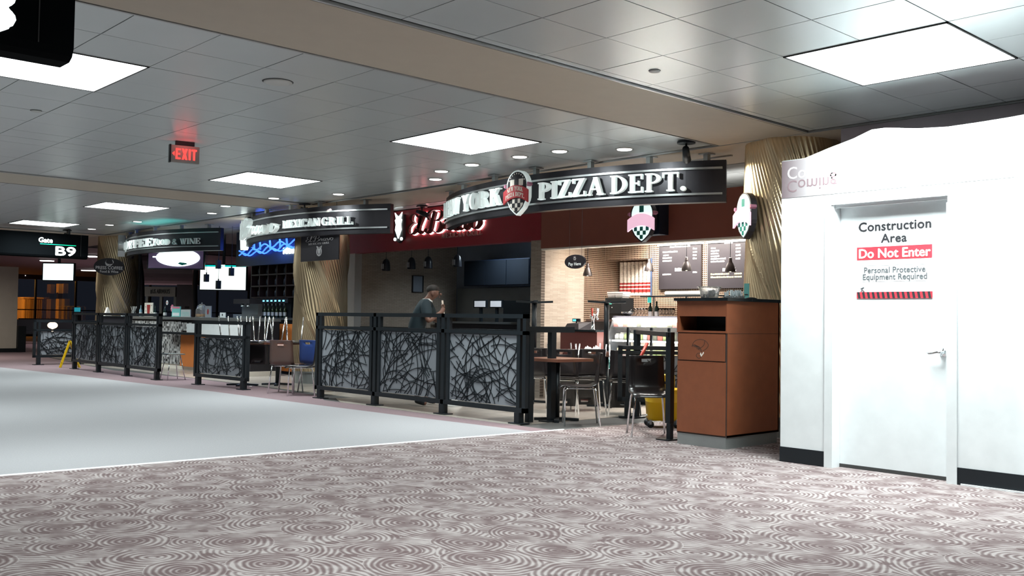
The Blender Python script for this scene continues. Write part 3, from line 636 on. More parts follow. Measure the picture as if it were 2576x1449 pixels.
# ---- railings
def railing(A, B, z1, z2, zb, zt, nb, label, lat_seed=0, feet=None, dark=True):
    A = Vector((*A, 0)); B = Vector((*B, 0)); L = (B-A).length; ang = atan2(B.y-A.y, B.x-A.x)
    t = thing('railing', label, 'railing', A, ang, 'black patio railings with random-line screens')
    w = .055
    def lb(mb, nm, m, kind=None, smooth=False, par=None): 
        o = mb.build(nm, m, None, smooth, kind); o.parent = par or t; return o
    lb(MB().box(-w/2, -w/2, z1-.05, L+w/2, w/2, z1), 'top_rail', m_black)
    lb(MB().box(-w/2, -w/2, z2-.045, L+w/2, w/2, z2), 'middle_rail', m_black)
    lb(MB().box(-w/2, -w/2, zb, L+w/2, w/2, zb+.055), 'bottom_rail', m_black)
    rnd = random.Random(lat_seed)
    for i in range(nb+1):
        x = L*i/nb; pw = w if i in (0, nb) else .06
        x = min(max(x, 0), L)
        lb(MB().box(x-pw/2, -w/2, zb, x+pw/2, w/2, z1), 'post', m_black)
        f = x if 0 < i < nb else (x+.10 if i == 0 else x-.10)
        ft = lb(MB().box(f-.04, -.04, .012, f+.04, .04, zb), 'foot', m_black)
        MBf = MB().box(f-.11, -.07, 0, f+.11, .07, .012); o = MBf.build('base_plate', m_black, None); o.parent = ft
    for i in range(nb):
        a, b = L*i/nb+.10, L*(i+1)/nb-.10; c, d = zb+.05, z2-.045
        for x in (a, b): lb(MB().box(x-.028, -.024, c, x+.028, .024, z1-.04), 'stile', m_black)
        a2, b2 = a+.028, b-.028; c2, d2 = c+.015, d-.01
        sh = lb(MB().box(a2, -.004, c2, b2, .004, d2), 'screen_sheet', m_frost)
        lt = MB(); W_, H_ = b2-a2, d2-c2
        for q in range(int(54*W_)+8):
            k = rnd.random()
            p0 = (rnd.uniform(-.12, 1.12)*W_, rnd.uniform(-.12, 1.12)*H_); an = rnd.uniform(0, 2*pi); ln = rnd.uniform(.5, 1.0); cv = rnd.choice((-1, 1))*rnd.uniform(.1, 2.6)
            p0 = (p0[0]-cos(an+cv*.3)*ln*.4, p0[1]-sin(an+cv*.3)*ln*.4); x, y = p0; prev = None
            for s_ in range(26):
                x += cos(an)*ln/24; y += sin(an)*ln/24; an += cv/24
                if 0 <= x <= W_ and 0 <= y <= H_:
                    if prev:
                        dx, dy = x-prev[0], y-prev[1]; l = sqrt(dx*dx+dy*dy); nx, ny = -dy/l*.0042, dx/l*.0042
                        for yy in (.006, -.012):
                            P4 = [(prev[0]-nx, prev[1]-ny), (x-nx, y-ny), (x+nx, y+ny), (prev[0]+nx, prev[1]+ny)]
                            lt.hexa([(a2+p, yy, c2+r) for p, r in P4]+[(a2+p, yy+.006, c2+r) for p, r in P4])
                    prev = (x, y)
                else: prev = None
        lb(lt, 'line_screen', m_black, 'stuff', par=sh)
railing((7.75, 12.62), (7.75, 8.12), 1.272, 1.075, .13, 1.0, 3, 'long black railing in front of the mexican grill, nearest with three screens', 3)
railing((7.50, 16.20), (7.60, 14.52), 1.11, .875, .14, 1.0, 1, 'short single-screen black railing beside the stacked chairs', 11)
railing((7.40, 22.05), (7.40, 17.50), 1.225, 1.03, .16, 1.0, 3, 'three-screen black railing in front of the coffee counter', 5)
railing((7.18, 24.0), (9.2, 24.1), 1.04, .83, .17, 1.0, 2, 'farthest black railing running across toward the third column', 8)
railing((9.33, 8.05), (9.98, 7.38), .90, .84, .20, .9, 1, 'low single-screen railing behind the mop bucket', 9)
t = thing('railing', 'open rail with two posts between the waste cabinet and the chairs', 'railing', (7.97, 6.2, 0))
MB().bar((7.97, 6.20, 1.075), (9.50, 7.92, 1.075), .055, .05).build('top_rail', m_black, t)
for (x, y, zb_) in ((7.99, 6.22, .17), (9.50, 7.92, .22)):
    MB().box(x-.032, y-.032, zb_, x+.032, y+.032, 1.10).build('post', m_black, t); MB().box(x-.05, y-.05, .012, x-.0, y-.0, zb_).build('foot', m_black, t); MB().box(x-.12, y-.08, 0, x+.10, y+.08, .012).build('base_plate', m_black, t)
# short rail stub joined at the corner of the long railing
t = thing('railing', 'low rail stub returning from the near end of the long railing', 'railing', (7.84, 8.2, 0))
MB().box(7.84, 8.17, 1.06, 8.62, 8.23, 1.13).build('top_rail', m_black, t)
MB().box(8.22, 8.165, .012, 8.30, 8.235, 1.06).build('post', m_black, t)
MB().box(8.13, 8.12, 0, 8.39, 8.28, .012).build('base_plate', m_black, t)
MB().box(7.86, 8.165, .012, 7.93, 8.235, 1.06).build('post', m_black, t)

# ---- curved hanging signs
def arc_band(mb, F, u0, u1, v0, v1, w0, w1, n=36):
    for i in range(n):
        a, b = u0+(u1-u0)*i/n, u0+(u1-u0)*(i+1)/n
        mb.hexa([F(a, v0, w0), F(b, v0, w0), F(b, v0, w1), F(a, v0, w1), F(a, v1, w0), F(b, v1, w0), F(b, v1, w1), F(a, v1, w1)])
    return mb
def curved_sign(cx, cy, u0, u1, hang, label, cat='sign'):
    t = thing('hanging_sign', label, cat, (cx-5, cy, CEIL), 0, 'curved hanging shop signs')
    F = Farc(cx, cy, 5.0)
    arc_band(MB(), F, u0, u1, 2.61, 3.10, -.12, 0).build('sign_panel', m_signdark, t)
    for z in (3.005, 2.705): arc_band(MB(), F, u0+.02, u1-.04, z-.012, z+.012, 0, .035).build('chrome_strip', m_alu, t)
    for u in hang:
        p = F(u, 3.1, -.06); h = MB().box(p.x-.03, p.y-.03, 3.09, p.x+.03, p.y+.03, CEIL-.01); h.box(p.x-.07, p.y-.07, CEIL-.022, p.x+.07, p.y+.07, CEIL-.008); h.build('hanger', m_grey, t)
    return t, F
def shield(F, cu, cv, s, t, lit=False):   # s: half width scale
    def q(p): return [(cu+x*s, cv+y*s) for x, y in p]
    arch = [(.78*cos(radians(a)), .30+.80*sin(radians(a))) for a in range(0, 181, 12)]
    out = [(.86, .28)]+[(x*1.12, .30+(y-.30)*1.1) for x, y in arch]+[(-.86, .28), (-.86, -.35)]+[(-.80, -.55), (-.55, -.95), (-.2, -1.22), (0, -1.34), (.2, -1.22), (.55, -.95), (.80, -.55), (.86, -.35)]
    d = .07
    MB().prism(F, q(out), 0, d).build('shield_body', m_letter if not lit else m_dark, t)
    inn = [(x*.88, y*.93) for x, y in out]
    glow = mat('shield_glow', (.8, .9, .9), .4, emit=(.8, 1, .97), es=.85, var=0); fm = m_print_black if not lit else glow
    MB().prism(F, q(inn), d, d+.006).build('shield_face', fm, t)
    # crown of checks, upper
    for nm, rects, m in (('crown_checks', [(-.52, .30, -.18, .68), (.18, .30, .52, .68)], m_cream), ('point_checks', None, m_cream)):
        mb = MB()
        if rects:
            for r in rects: mb.prism(F, q(R_(*r)), d+.006, d+.010)
        else:
            pt = [(-.56, -.40), (-.52, -.78), (-.25, -1.05), (0, -1.16), (.25, -1.05), (.52, -.78), (.56, -.40)]
            mb.prism(F, q(pt), d+.006, d+.010)
        if not (lit and rects): mb.build(nm, m if not lit else glow, t)
    ck = MB(); mg = m_print_black if not lit else mat('green_check', (.01, .22, .18), .5)
    for i in range(-2, 3):
        for j in range(3):
            if (i+j) % 2 == 0:
                x0, y1 = i*.22-.11, -.42-j*.24
                if abs(i*.22) < .56-j*.2: ck.prism(F, q(R_(x0, y1-.24, x0+.22, y1)), d+.010, d+.013)
    if lit: ck.prism(F, q(R_(-.16, .42, .16, .84)), d+.010, d+.013)
    ck.build('checks', mg, t)
    # bowed ribbon
    rb = MB(); n = 12
    for i in range(n):
        a, b = -.98+1.96*i/n, -.98+1.96*(i+1)/n; g_ = lambda x, y: y-.34*x*x
        P = q([(a, g_(a, -.36)), (b, g_(b, -.36)), (b, g_(b, .34)), (a, g_(a, .34))])
        rb.prism(F, P, d+.012, d+.035)
    rb.build('ribbon', mat('ribbon_red', (.45, .04, .05), .5) if not lit else mat('ribbon_pink_glow', (.9, .6, .75), .5, emit=(1, .62, .80), es=.75), t)
    if not lit:
        mb = MB()
        for txt, v0, wd in (('NEW YORK', .04, 1.25), ('PIZZA DEPT.', -.28, 1.5)):
            G = lambda u, v, w: F(cu+u*s, cv+(v-.34*u*u)*s, w)
            for o in [serif(G, txt, -wd/2, wd/2, v0, v0+.24, d+.035, d+.04, 'ribbon_lettering', m_cream, t)]: pass
        mb = MB()
        for i in range(9):
            a = radians(150-15*i); mb.prism(F, q(R_(.70*cos(a)-.03, .26+.74*sin(a)-.04, .70*cos(a)+.03, .26+.74*sin(a)+.04)), d+.006, d+.009)
        mb.build('arched_lettering', m_cream, t)
    for sx in (-1, 1):
        MB().prism(F, q([(sx*.86, .22), (sx*1.02, .30), (sx*1.0, .42), (sx*.88, .46)]), .02, d+.02).build('ribbon_curl', mat('curl_pink', (.5, .2, .3), .5), t)

t, F = curved_sign(13.72, 9.1, -2.95, 2.68, (-2.75, -1.9, -.85, .05, .95, 1.75, 2.45), 'curved dark sign reading New York Pizza Dept. with shield emblem')
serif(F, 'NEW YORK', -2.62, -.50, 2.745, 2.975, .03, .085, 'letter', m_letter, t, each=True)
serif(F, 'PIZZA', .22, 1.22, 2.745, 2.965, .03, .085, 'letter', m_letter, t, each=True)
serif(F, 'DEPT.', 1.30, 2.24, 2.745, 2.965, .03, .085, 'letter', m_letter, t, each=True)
Fs = lambda u, v, w: F(u, v, w+.05)
shield(Fs, -.12, 2.88, .235, t)
t, F = curved_sign(13.72, 15.6, -2.75, 2.60, (-2.4, -1.6, -.65, .3, 1.1, 2.1), 'curved dark sign reading El Bravo Mexican Grill')
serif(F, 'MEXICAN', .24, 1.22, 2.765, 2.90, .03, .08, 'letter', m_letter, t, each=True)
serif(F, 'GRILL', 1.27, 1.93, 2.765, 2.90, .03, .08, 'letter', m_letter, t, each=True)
script(F, -2.35, .15, 2.71, .32, .05, .13, 'script_letter', m_letter, t, thick=.12)
MB().prism(F, [(-2.95, 2.6), (-2.75, 2.55), (-2.62, 2.7), (-2.62, 3.02), (-2.75, 3.12), (-2.95, 3.05)], -.02, .12).build('emblem', m_whitehalo, t)
t, F = curved_sign(13.87, 22.1, -2.6, 2.64, (-2.2, -1.5, -.6, .5, 1.5, 2.3), 'curved dark sign reading Coffee Food and Wine with bull horn emblem')
serif(F, 'COFFEE', -1.5, .62, 2.745, 2.93, .03, .08, 'letter', m_letter, t, each=True)
serif(F, 'FOOD', .66, 1.25, 2.755, 2.88, .03, .08, 'letter', m_letter, t, each=True, small={0: 1.2})
serif(F, '&', 1.33, 1.50, 2.755, 2.88, .03, .06, 'letter', m_print_lgrey, t, each=True)
serif(F, 'WINE', 1.58, 2.16, 2.755, 2.88, .03, .06, 'letter', m_print_lgrey, t, each=True)
serif(F, 'PRESS', -2.55, -1.72, 2.745, 2.93, .03, .08, 'letter', m_letter, t, each=True)
e = MB()
for sx in (-1, 1):
    P = smooth([(sx*.02, 2.74), (sx*.12, 2.80), (sx*.15, 2.92), (sx*.10, 3.08), (sx*.09, 3.12)], 5)
    for i in range(len(P)-1):
        wd = .035*(1-i/len(P)); a, b = P[i], P[i+1]
        e.prism(F, [(-1.62+a[0]-wd, a[1]), (-1.62+b[0]-wd, b[1]), (-1.62+b[0]+wd, b[1]), (-1.62+a[0]+wd, a[1])], .04, .20)
e.prism(F, [(-1.64, 2.60), (-1.60, 2.60), (-1.57, 2.76), (-1.67, 2.76)], .04, .20)
e.build('horn_emblem', m_alu, t)

# ---- track heads
def track_head(x, y, label, d=(.15, .1)):
    t = thing('track_spotlight', label, 'spotlight', (x, y, CEIL))
    MB().lathe([(.10, -.02), (.10, 0)], (x, y, CEIL-.01), 20).build('canopy', m_black, t)
    MB().tube([(x, y, CEIL-.02), (x, y, CEIL-.13)], .012).build('stem', m_black, t, True)
    MB().tube([(x-d[0]*.5, y-d[1]*.5, CEIL-.10), (x+d[0]*.7, y+d[1]*.7, CEIL-.19)], [.036, .048], 14).build('lamp_body', m_black, t, True)
track_head(8.60, 6.50, 'black spotlight on ceiling above the right end of the pizza sign')
track_head(8.85, 14.95, 'black spotlight on ceiling above the mexican grill sign', (.1, -.1))
track_head(10.40, 13.6, 'black spotlight left in the gap above the red fascia', (.05, -.2))
track_head(10.40, 12.4, 'black spotlight right in the gap above the red fascia', (.05, -.1))
track_head(7.9, 24.2, 'small black spotlight on ceiling beside the far gate sign', (.05, -.15))
t = thing('light_track', 'thin ceiling track line running above the pizza sign', 'track', (9.1, 9.5, CEIL))
MB().box(9.60, 6.6, CEIL-.03, 9.63, 11.8, CEIL-.012).build('rail', m_trimmetal, t)

# ================================================================ SHOP FRONTS
struct(MB().box(10.60, 10.80, 2.46, 10.78, 16.35, 3.185), 'wall_red_fascia', m_red)
struct(MB().box(10.60, 4.6, 2.325, 10.78, 10.797, 2.965), 'wall_brown_fascia', m_brown)
struct(MB().box(10.61, 4.6, 2.30, 10.77, 10.797, 2.325), 'trim_9', m_cream)
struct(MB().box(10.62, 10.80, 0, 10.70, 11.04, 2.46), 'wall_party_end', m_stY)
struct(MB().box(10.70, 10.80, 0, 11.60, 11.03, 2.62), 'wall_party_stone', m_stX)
struct(MB().box(11.60, 10.80, 0, 12.62, 11.03, 2.62), 'wall_party_mosaic', m_mosX)
# pizza back wall with recess
bw = MB(); bw.box(12.10, 4.6, 0, 12.2, 9.80, 2.62); bw.box(12.10, 9.80, 2.215, 12.60, 10.80, 2.62); bw.box(12.10, 9.80, 0, 12.60, 10.80, 1.63)
struct(bw, 'wall_pizza_back', m_mosY)
struct(MB().box(12.60, 9.7, 1.4, 12.66, 10.9, 2.3), 'wall_recess_back', m_brown)
struct(MB().box(10.78, 4.6, 2.60, 12.7, 10.80, 2.66), 'ceiling', m_cream)
struct(MB().box(10.7, 4.5, 0, 12.2, 4.6, 2.66), 'wall_pizza_side', m_cream)
struct(MB().box(12.08, 9.79, 1.60, 12.11, 9.81, 2.22), 'trim_10', mat('blue_steel_edge', (.12, .2, .4), .3, .5))
# cup stacks
ll = MB()
for i in range(8):
    y = 10.70-.083*i
    lab = ['first stack of red and white cups from the left in lit recess', 'second cup stack from the left in the lit recess', 'third cup stack from left, in the recess', 'fourth cup stack from left, in the recess', 'fifth cup stack from left, brightly lit', 'sixth cup stack from left, brightly lit', 'seventh cup stack, behind the hanging lamp', 'last cup stack at right edge of recess'][i]
    t = thing('cup_stack', lab, 'cups', (12.42, y, 1.655), 0, 'cup stacks in the recess')
    pr = []
    for k in range(22):
        z = .012+k*.0245; pr += [(.036, z), (.034, z+.019), (.030, z+.0195)]
    MB().lathe(pr, (12.42, y, 1.65), 14).build('white_cups', m_cream, t, False)
    MB().lathe([(.037, 0), (.037, .16)], (12.42, y, 1.69), 14, cap=False).build('red_print', m_maroon, t, True)
    for zz in (.05, .11): MB().lathe([(.0378, zz), (.0378, zz+.02)], (12.42, y, 1.69), 14, cap=False).build('white_band', m_cream, t, True)
tag(MB().box(12.20, 9.83, 1.632, 12.58, 10.78, 1.655).build('recess_shelf', m_cream), 'pale shelf carrying the cup stacks in the lit recess', 'shelf')
spot('recess_lamp', (12.25, 10.05, 2.2), (12.45, 10.2, 1.7), 16, (1, .88, .78), 100, .7, .05)
# menu boards
def menu_board(y0, y1, label, lines, title):
    t = thing('menu_board', label, 'menu', (12.09, (y0+y1)/2, 1.72))
    MB().box(12.06, y1, 1.72, 12.10, y0, 2.40).build('board', m_menu, t)
    MB().box(12.03, y1, 2.40, 12.10, y0, 2.50).build('light_valance', mat('valance_lit', (.9, .85, .75), .5, emit=(1, .95, .86), es=7), t)
    f = FX(12.06, y0, 1.72)
    for (a, b, z, m) in lines:
        mb = MB(); x = a; rr = random.Random(int(z*1000)+int(a*50))
        while x < b:
            w = rr.uniform(.018, .05); w = min(w, b-x+.005); h = rr.uniform(.018, .026)
            mb.prism(f, R_(x, z, x+w, z+h), 0, .003); x += w+.008
        mb.build('menu_line', m, t)
yw = mat('menu_yellow', (.75, .7, .3), .5, emit=(.9, .85, .4), es=.5); mw = mat('menu_white', (.85, .85, .82), .5, emit=(1, 1, .95), es=.6)
menu_board(9.63, 8.82, 'left charcoal menu board on the mosaic wall', [(.08, .36, .57, mw), (.09, .19, .52, mw), (.08, .25, .475, mw), (.08, .25, .43, mw), (.08, .24, .22, mw), (.66, .73, .60, mw), (.66, .73, .55, mw), (.66, .73, .50, mw), (.66, .73, .45, mw), (.66, .73, .24, mw), (.32, .50, .30, mw), (.32, .46, .275, mw), (.22, .60, .645, mw)], 0)
menu_board(8.70, 7.75, 'right charcoal menu board with yellow lines, beside the column', [(.06, .14, .59, mw), (.06, .20, .55, mw), (.06, .19, .51, mw), (.06, .21, .47, mw), (.06, .33, .43, mw), (.06, .30, .39, mw), (.50, .58, .62, mw), (.50, .58, .57, mw), (.50, .58, .52, mw), (.50, .58, .47, mw), (.50, .58, .42, mw), (.27, .50, .275, mw), (.27, .50, .25, mw), (.06, .38, .20, yw), (.06, .46, .155, yw), (.48, .6, .20, yw), (.48, .6, .155, yw), (.30, .44, .66, mw)], 0)
def pendant(p, label, r=.075, mshade=mat('dark_steel_shade', (.10, .09, .09), .35, .8), ztop=2.6):
    x, y, z = p; t = thing('pendant_lamp', label, 'lamp', (x, y, z), 0, 'bell pendant lamps')
    MB().tube([(x, y, z+.19), (x, y, ztop)], .004, 6).build('cord', m_black, t)
    MB().lathe([(r, 0), (r*.92, .04), (r*.6, .11), (r*.32, .14), (r*.3, .19), (r*.2, .20), (r*.2, .19), (r*.5, .10), (r*.85, .03), (r*.95, 0)], (x, y, z), 20, cap=False).build('shade', mshade or m_steel, t, True)
    MB().ball((x, y, z+.03), .03, 10).build('bulb', mat('warm_bulb', (1, .9, .7), .4, emit=(1, .86, .62), es=14, var=0), t, True)
for (px, py, X, lb) in ((1727, 681, 11.3, 'bell pendant lamp hanging before the left menu board'), (1837, 684, 11.3, 'bell pendant lamp hanging before the right menu board'), (1478, 694, 11.2, 'bell pendant lamp hanging beside the pale stone wall'), (1633, 682, 11.9, 'bell pendant lamp hanging before the cup stacks')):
    p = at(px, py, X=X); pendant((p.x, p.y, p.z), lb)
    spot('pendant_light', (p.x, p.y, p.z-.01), (p.x, p.y, 0), 5, (1, .85, .65), 120, .8, .04)
spot('wall_glow', (11.45, 10.5, 2.1), (11.95, 10.8, 2.0), 5, (1, .85, .7), 90, 1, .05)
# oval pay sign
def oval(F, label, rx, ry, name='oval_sign', loc=(0, 0, 0)):
    t = thing(name, label, 'sign', loc)
    P = [(rx*cos(2*pi*i/48), ry*sin(2*pi*i/48)) for i in range(48)]
    MB().prism(F, P, -.03, 0).build('sign_face', m_dark, t); return t
F = FX(10.0, 9.495, 2.045); t = oval(F, 'dark oval sign reading Pay Here hanging before stone wall', .20, .10, loc=(10, 9.5, 2.05))
text(MB(), 'Pay Here', F, 0, -.055, width=.24, w1=.003).build('lettering', m_letter, t)
e = MB()
for a in range(0, 360, 45): e.prism(F, [(.008*cos(radians(a+90)), .045+.008*sin(radians(a+90))), (.035*cos(radians(a)), .045+.035*sin(radians(a))), (-.008*cos(radians(a+90)), .045-.008*sin(radians(a+90)))], 0, .003)
e.build('star_emblem', m_print_lgrey, t)
for dy in (-.12, .12): MB().tube([(10.015, 9.495+dy, 2.12), (10.015, 9.495+dy, CEIL-.012)], .002, 5).build('wire', m_black, t)
# lit shield on the brown fascia and one edge-on by the near column
F = FX(10.33, 8.49, 2.60); t = thing('shield_sign', 'glowing white and pink shield sign on the brown fascia', 'sign', (10.5, 8.49, 2.6))
shield(F, 0, 0, .235, t, lit=True)
MB().box(10.40, 8.30, 2.40, 10.60, 8.66, 2.82).build('mounting_box', m_navy, t)
a2 = radians(-90-30)
pc = at(1886, 540, X=9.02); F = Fr(pc, a2); t = thing('shield_sign', 'pale shield sign seen edge-on against the nearest gold column', 'sign', pc)
shield(F, 0, -.0, .20, t, lit=True)
MB().bar(F(0, .05, 0), Vector((9.35, 5.9, pc.z+.05)), .04, .04).build('bracket', m_black, t)

# red fascia lettering
F = FX(10.6, 0, 0); t = thing('halo_sign', 'dark red script letters with pink halo on red fascia, reading El Bravo', 'sign', (10.6, 13.2, 2.85))
ya, yb = at(1035, 570, X=10.6).y, at(1222, 570, X=10.6).y
script(F, -ya, -yb, 2.72, .36, .05, .10, 'script_letter', m_darkred, t, thick=.22)
script(lambda u, v, w: F(u-.0, v-.012, w), -ya, -yb, 2.72, .36, .012, .022, 'halo_strip', m_halo, t, thick=.22)
yc, yd = at(1112, 600, X=10.6).y, at(1214, 600, X=10.6).y
um = -yc+(yc-yd)*.60
for wd, ua, ub in (('MEXICAN', -yc, um-.02), ('GRILL', um+.03, -yd)): serif(F, wd, ua, ub, 2.615, 2.70, .0, .015, 'small_word', mat('dull_pink_letter', (.46, .24, .23), .5), t)
e = MB(); c_ = at(1010, 568, X=10.6)
Fe = FX(10.6, c_.y, c_.z)
e.prism(Fe, [(-.10, .10), (-.07, .02), (-.09, -.08), (0, -.24), (.09, -.08), (.07, .02), (.10, .10), (.05, .14), (-.05, .14)], .06, .08)
e.prism(Fe, [(-.07, .13), (-.11, .24), (-.03, .17), (.03, .17), (.11, .24), (.07, .13)], .06, .08)
for sx in (-1, 1): e.prism(Fe, [(sx*.10+.03*cos(radians(a)), -.25+.03*sin(radians(a))) for a in range(0, 360, 30)], .06, .08)
e.build('crest_face', m_whitehalo, t)
MB().prism(Fe, [(-.13, .20), (-.13, -.25), (0, -.32), (.13, -.25), (.13, .20)], 0, .06).build('crest_box', m_dark, t)

# ---- mexican grill kitchen
struct(MB().box(10.62, 16.0, 0, 10.78, 16.32, 2.46), 'wall_grill_jamb', mat('pale_jamb', (.42, .40, .38), .8))
struct(MB().box(10.78, 16.0, 0, 13.2, 16.1, 2.8), 'wall_grill_side', m_tanX)
struct(MB().box(13.2, 11.03, 0, 13.3, 16.1, 2.8), 'wall_grill_back', m_greywall)
struct(MB().box(10.78, 11.03, 0, 13.2, 11.1, 2.8), 'wall_grill_party', m_greywall)
struct(MB().box(10.78, 11.03, 2.75, 13.3, 16.1, 2.82), 'ceiling', mat('kitchen_ceiling', (.42, .45, .50), .7))
t = thing('wall_cabinet', 'wide dark upper cabinet run in the dim grill kitchen', 'cabinet', (12.9, 14.1, 1.88))
yA, yB = at(1168, 690, X=12.6).y, at(1332, 690, X=12.6).y
MB().box(12.6, yB, 1.87, 13.19, yA, 2.38).build('carcass', m_navy, t)
for i in range(3):
    a = yA+(yB-yA)*i/3; b = yA+(yB-yA)*(i+1)/3
    MB().box(12.585, b+.01, 1.885, 12.6, a-.01, 2.365).build('door', mat('navy_gloss', (.006, .009, .014), .75, spec=.12), t)
t = thing('kitchen_counter', 'stainless back counter below the cabinets in grill kitchen', 'counter', (12.8, 13.8, 0))
MB().box(12.55, 11.12, 0, 13.14, 15.9, 1.12).build('body', m_dark, t); MB().box(12.5, 11.12, 1.12, 13.14, 15.9, 1.16).build('worktop', m_steel, t)
MB().box(13.145, 11.12, 1.16, 13.19, 15.9, 1.85).build('splashback', m_steel, t)
for px0, px1, lb in ((1193, 1222, 'left small lit monitor on the kitchen counter'), (1233, 1262, 'right small lit monitor on the kitchen counter')):
    a = at(px0, 772, X=12.5); b = at(px1, 757, X=12.5); t = thing('order_monitor', lb, 'monitor', (12.5, a.y, 1.16))
    MB().box(12.5, b.y-.02, a.z-.02, 12.54, a.y+.02, b.z+.02).build('housing', m_black, t)
    MB().box(12.495, b.y+.01, a.z, 12.5, a.y-.01, b.z).build('screen', mat('dim_screen', (.5, .5, .5), .4, emit=(.8, .82, .9), es=.35), t)
    MB().box(12.51, (a.y+b.y)/2-.03, 1.16, 12.55, (a.y+b.y)/2+.03, a.z-.015).build('stand', m_black, t)
a = at(1266, 784, X=12.3); b = at(1332, 756, X=12.3)
tag(MB().box(12.3, b.y, 1.165, 12.5, a.y, b.z).build('warming_cabinet', m_black), 'black warming box at the right end of kitchen counter', 'cabinet')
t = thing('service_counter', 'dark service counter along the front of the grill', 'counter', (10.9, 13.5, 0))
MB().box(10.75, 11.12, 0, 11.2, 15.9, 1.0).build('body', m_dark, t); MB().box(10.7, 11.12, 1.0, 11.25, 15.9, 1.04).build('worktop', m_blackstone, t)
for px, py, lb in ((971, 681, 'first dark bell lamp from left in grill kitchen'), (1035, 677, 'second dark bell lamp from left in grill kitchen'), (1077, 675, 'third dark bell lamp, above the bending worker'), (1150, 671, 'fourth dark bell lamp, nearest the cabinets')):
    p = at(px, py, X=11.1 if px < 1000 else 11.6); x, y, z = p
    t = thing('pendant_lamp', lb, 'lamp', p, 0, 'dark bell lamps in the grill kitchen')
    MB().tube([(x, y, z+.24), (x, y, 2.75)], .004, 6).build('cord', m_black, t)
    MB().lathe([(.085, 0), (.082, .10), (.07, .17), (.045, .215), (.015, .235)], (x, y, z), 18, cap=False).build('shade', mat('lamp_dark', (.02, .022, .03), .3), t, True)
    for dx in (-.03, 0, .03): MB().box(x-.085-.002, y+dx-.004, z+.03, x-.082, y+dx+.004, z+.13).build('slot', m_print_lgrey, t)
t = thing('picture_frame', 'thin dark picture frame on the dim kitchen wall', 'frame', (12, 15.99, 2))
a = at(1036, 735, Y=15.99); b = at(1064, 694, Y=15.99); fr = MB()
for q in ((a.x, a.z, a.x+.012, b.z), (b.x-.012, a.z, b.x, b.z), (a.x, a.z, b.x, a.z+.012), (a.x, b.z-.012, b.x, b.z)): fr.box(q[0], 15.96, q[1], q[2], 16.0, q[3])
fr.build('frame', m_print_black, t); MB().box(a.x+.01, 15.99, a.z+.01, b.x-.01, 16.0, b.z-.01).build('print', m_greywall, t)

# ================================================================ FURNITURE
def shell_profile():
    return [(.225, .415), (.215, .435), (.17, .447), (.05, .440), (-.08, .436), (-.16, .448), (-.205, .49), (-.225, .56), (-.245, .68), (-.262, .80), (-.268, .835)]
def make_chair(label, m=None, loc=(0, 0, 0), stool=False):
    t = thing('cafe_chair', label, 'chair', loc, 0)
    m = m or m_ply; P = smooth(shell_profile(), 3); W = [-.20, -.12, -.055, .055, .12, .20]; vs = []; fs = []; K = len(W)
    for i, (x, z) in enumerate(P):
        back = max(0, min(1, (z-.46)/.3)); 
        for k, y in enumerate(W):
            e = abs(y)/.2; nar = 1-.06*back
            vs.append((x+.025*back*e*e, y*nar, z+(.008*e*e if z < .47 else 0)))
    for i in range(len(P)-1):
        zc = (P[i][1]+P[i+1][1])/2
        for k in range(K-1):
            if k == 2 and .755 < zc < .785: continue
            fs.append((i*K+k, (i+1)*K+k, (i+1)*K+k+1, i*K+k+1))
    mb = MB(); mb.add(vs, fs); o = mb.build('seat_shell', m, None, True); o.parent = t
    md = o.modifiers.new('thick', 'SOLIDIFY'); md.thickness = .012
    for sx, sy in ((1, 1), (1, -1), (-1, 1), (-1, -1)):
        a = (.165*sx-.01, .165*sy, .425); b = (.205*sx-.03 if sx > 0 else -.235, .205*sy, 0)
        l = MB().tube([(a[0]-.03*sx, a[1], .432), a, (a[0]+.012*sx, a[1]+.004*sy, .405), b], .0105, 8).build('leg', m_chrome, None, True); l.parent = t
    f = MB(); f.tube([(.14, -.165, .43), (.14, .165, .43)], .009, 8); f.tube([(-.14, -.165, .43), (-.14, .165, .43)], .009, 8)
    for s in (-1, 1): f.tube([(-.15, .165*s, .43), (.15, .165*s, .43)], .009, 8)
    f = f.build('seat_frame', m_chrome, None, True); f.parent = t
    KID[t.name] = kids(t)
    return t
DX, DY = .679, .734     # direction the camera looks, on the floor
A_R = -42.8             # heading of the viewer's right hand
c0 = make_chair('chrome-legged dark chair seen from the side beside the rail stub'); c0.location = (8.26, 7.75, 0); c0.rotation_euler = (0, 0, radians(A_R+180))
g0 = 'dark plywood cafe chairs'
def chair(px, D, head, label, src=None, inv=None):
    p = at(px, 900, D=D); s_ = src or c0
    if inv is None: return dup(s_, (p.x, p.y, 0), radians(head), label)
    return dup(s_, (p.x, p.y, inv), 0, label, (pi, 0, radians(head)))
chair(1634, 10.3, A_R-90, 'dark chair facing the concourse, right beside the wooden waste cabinet')
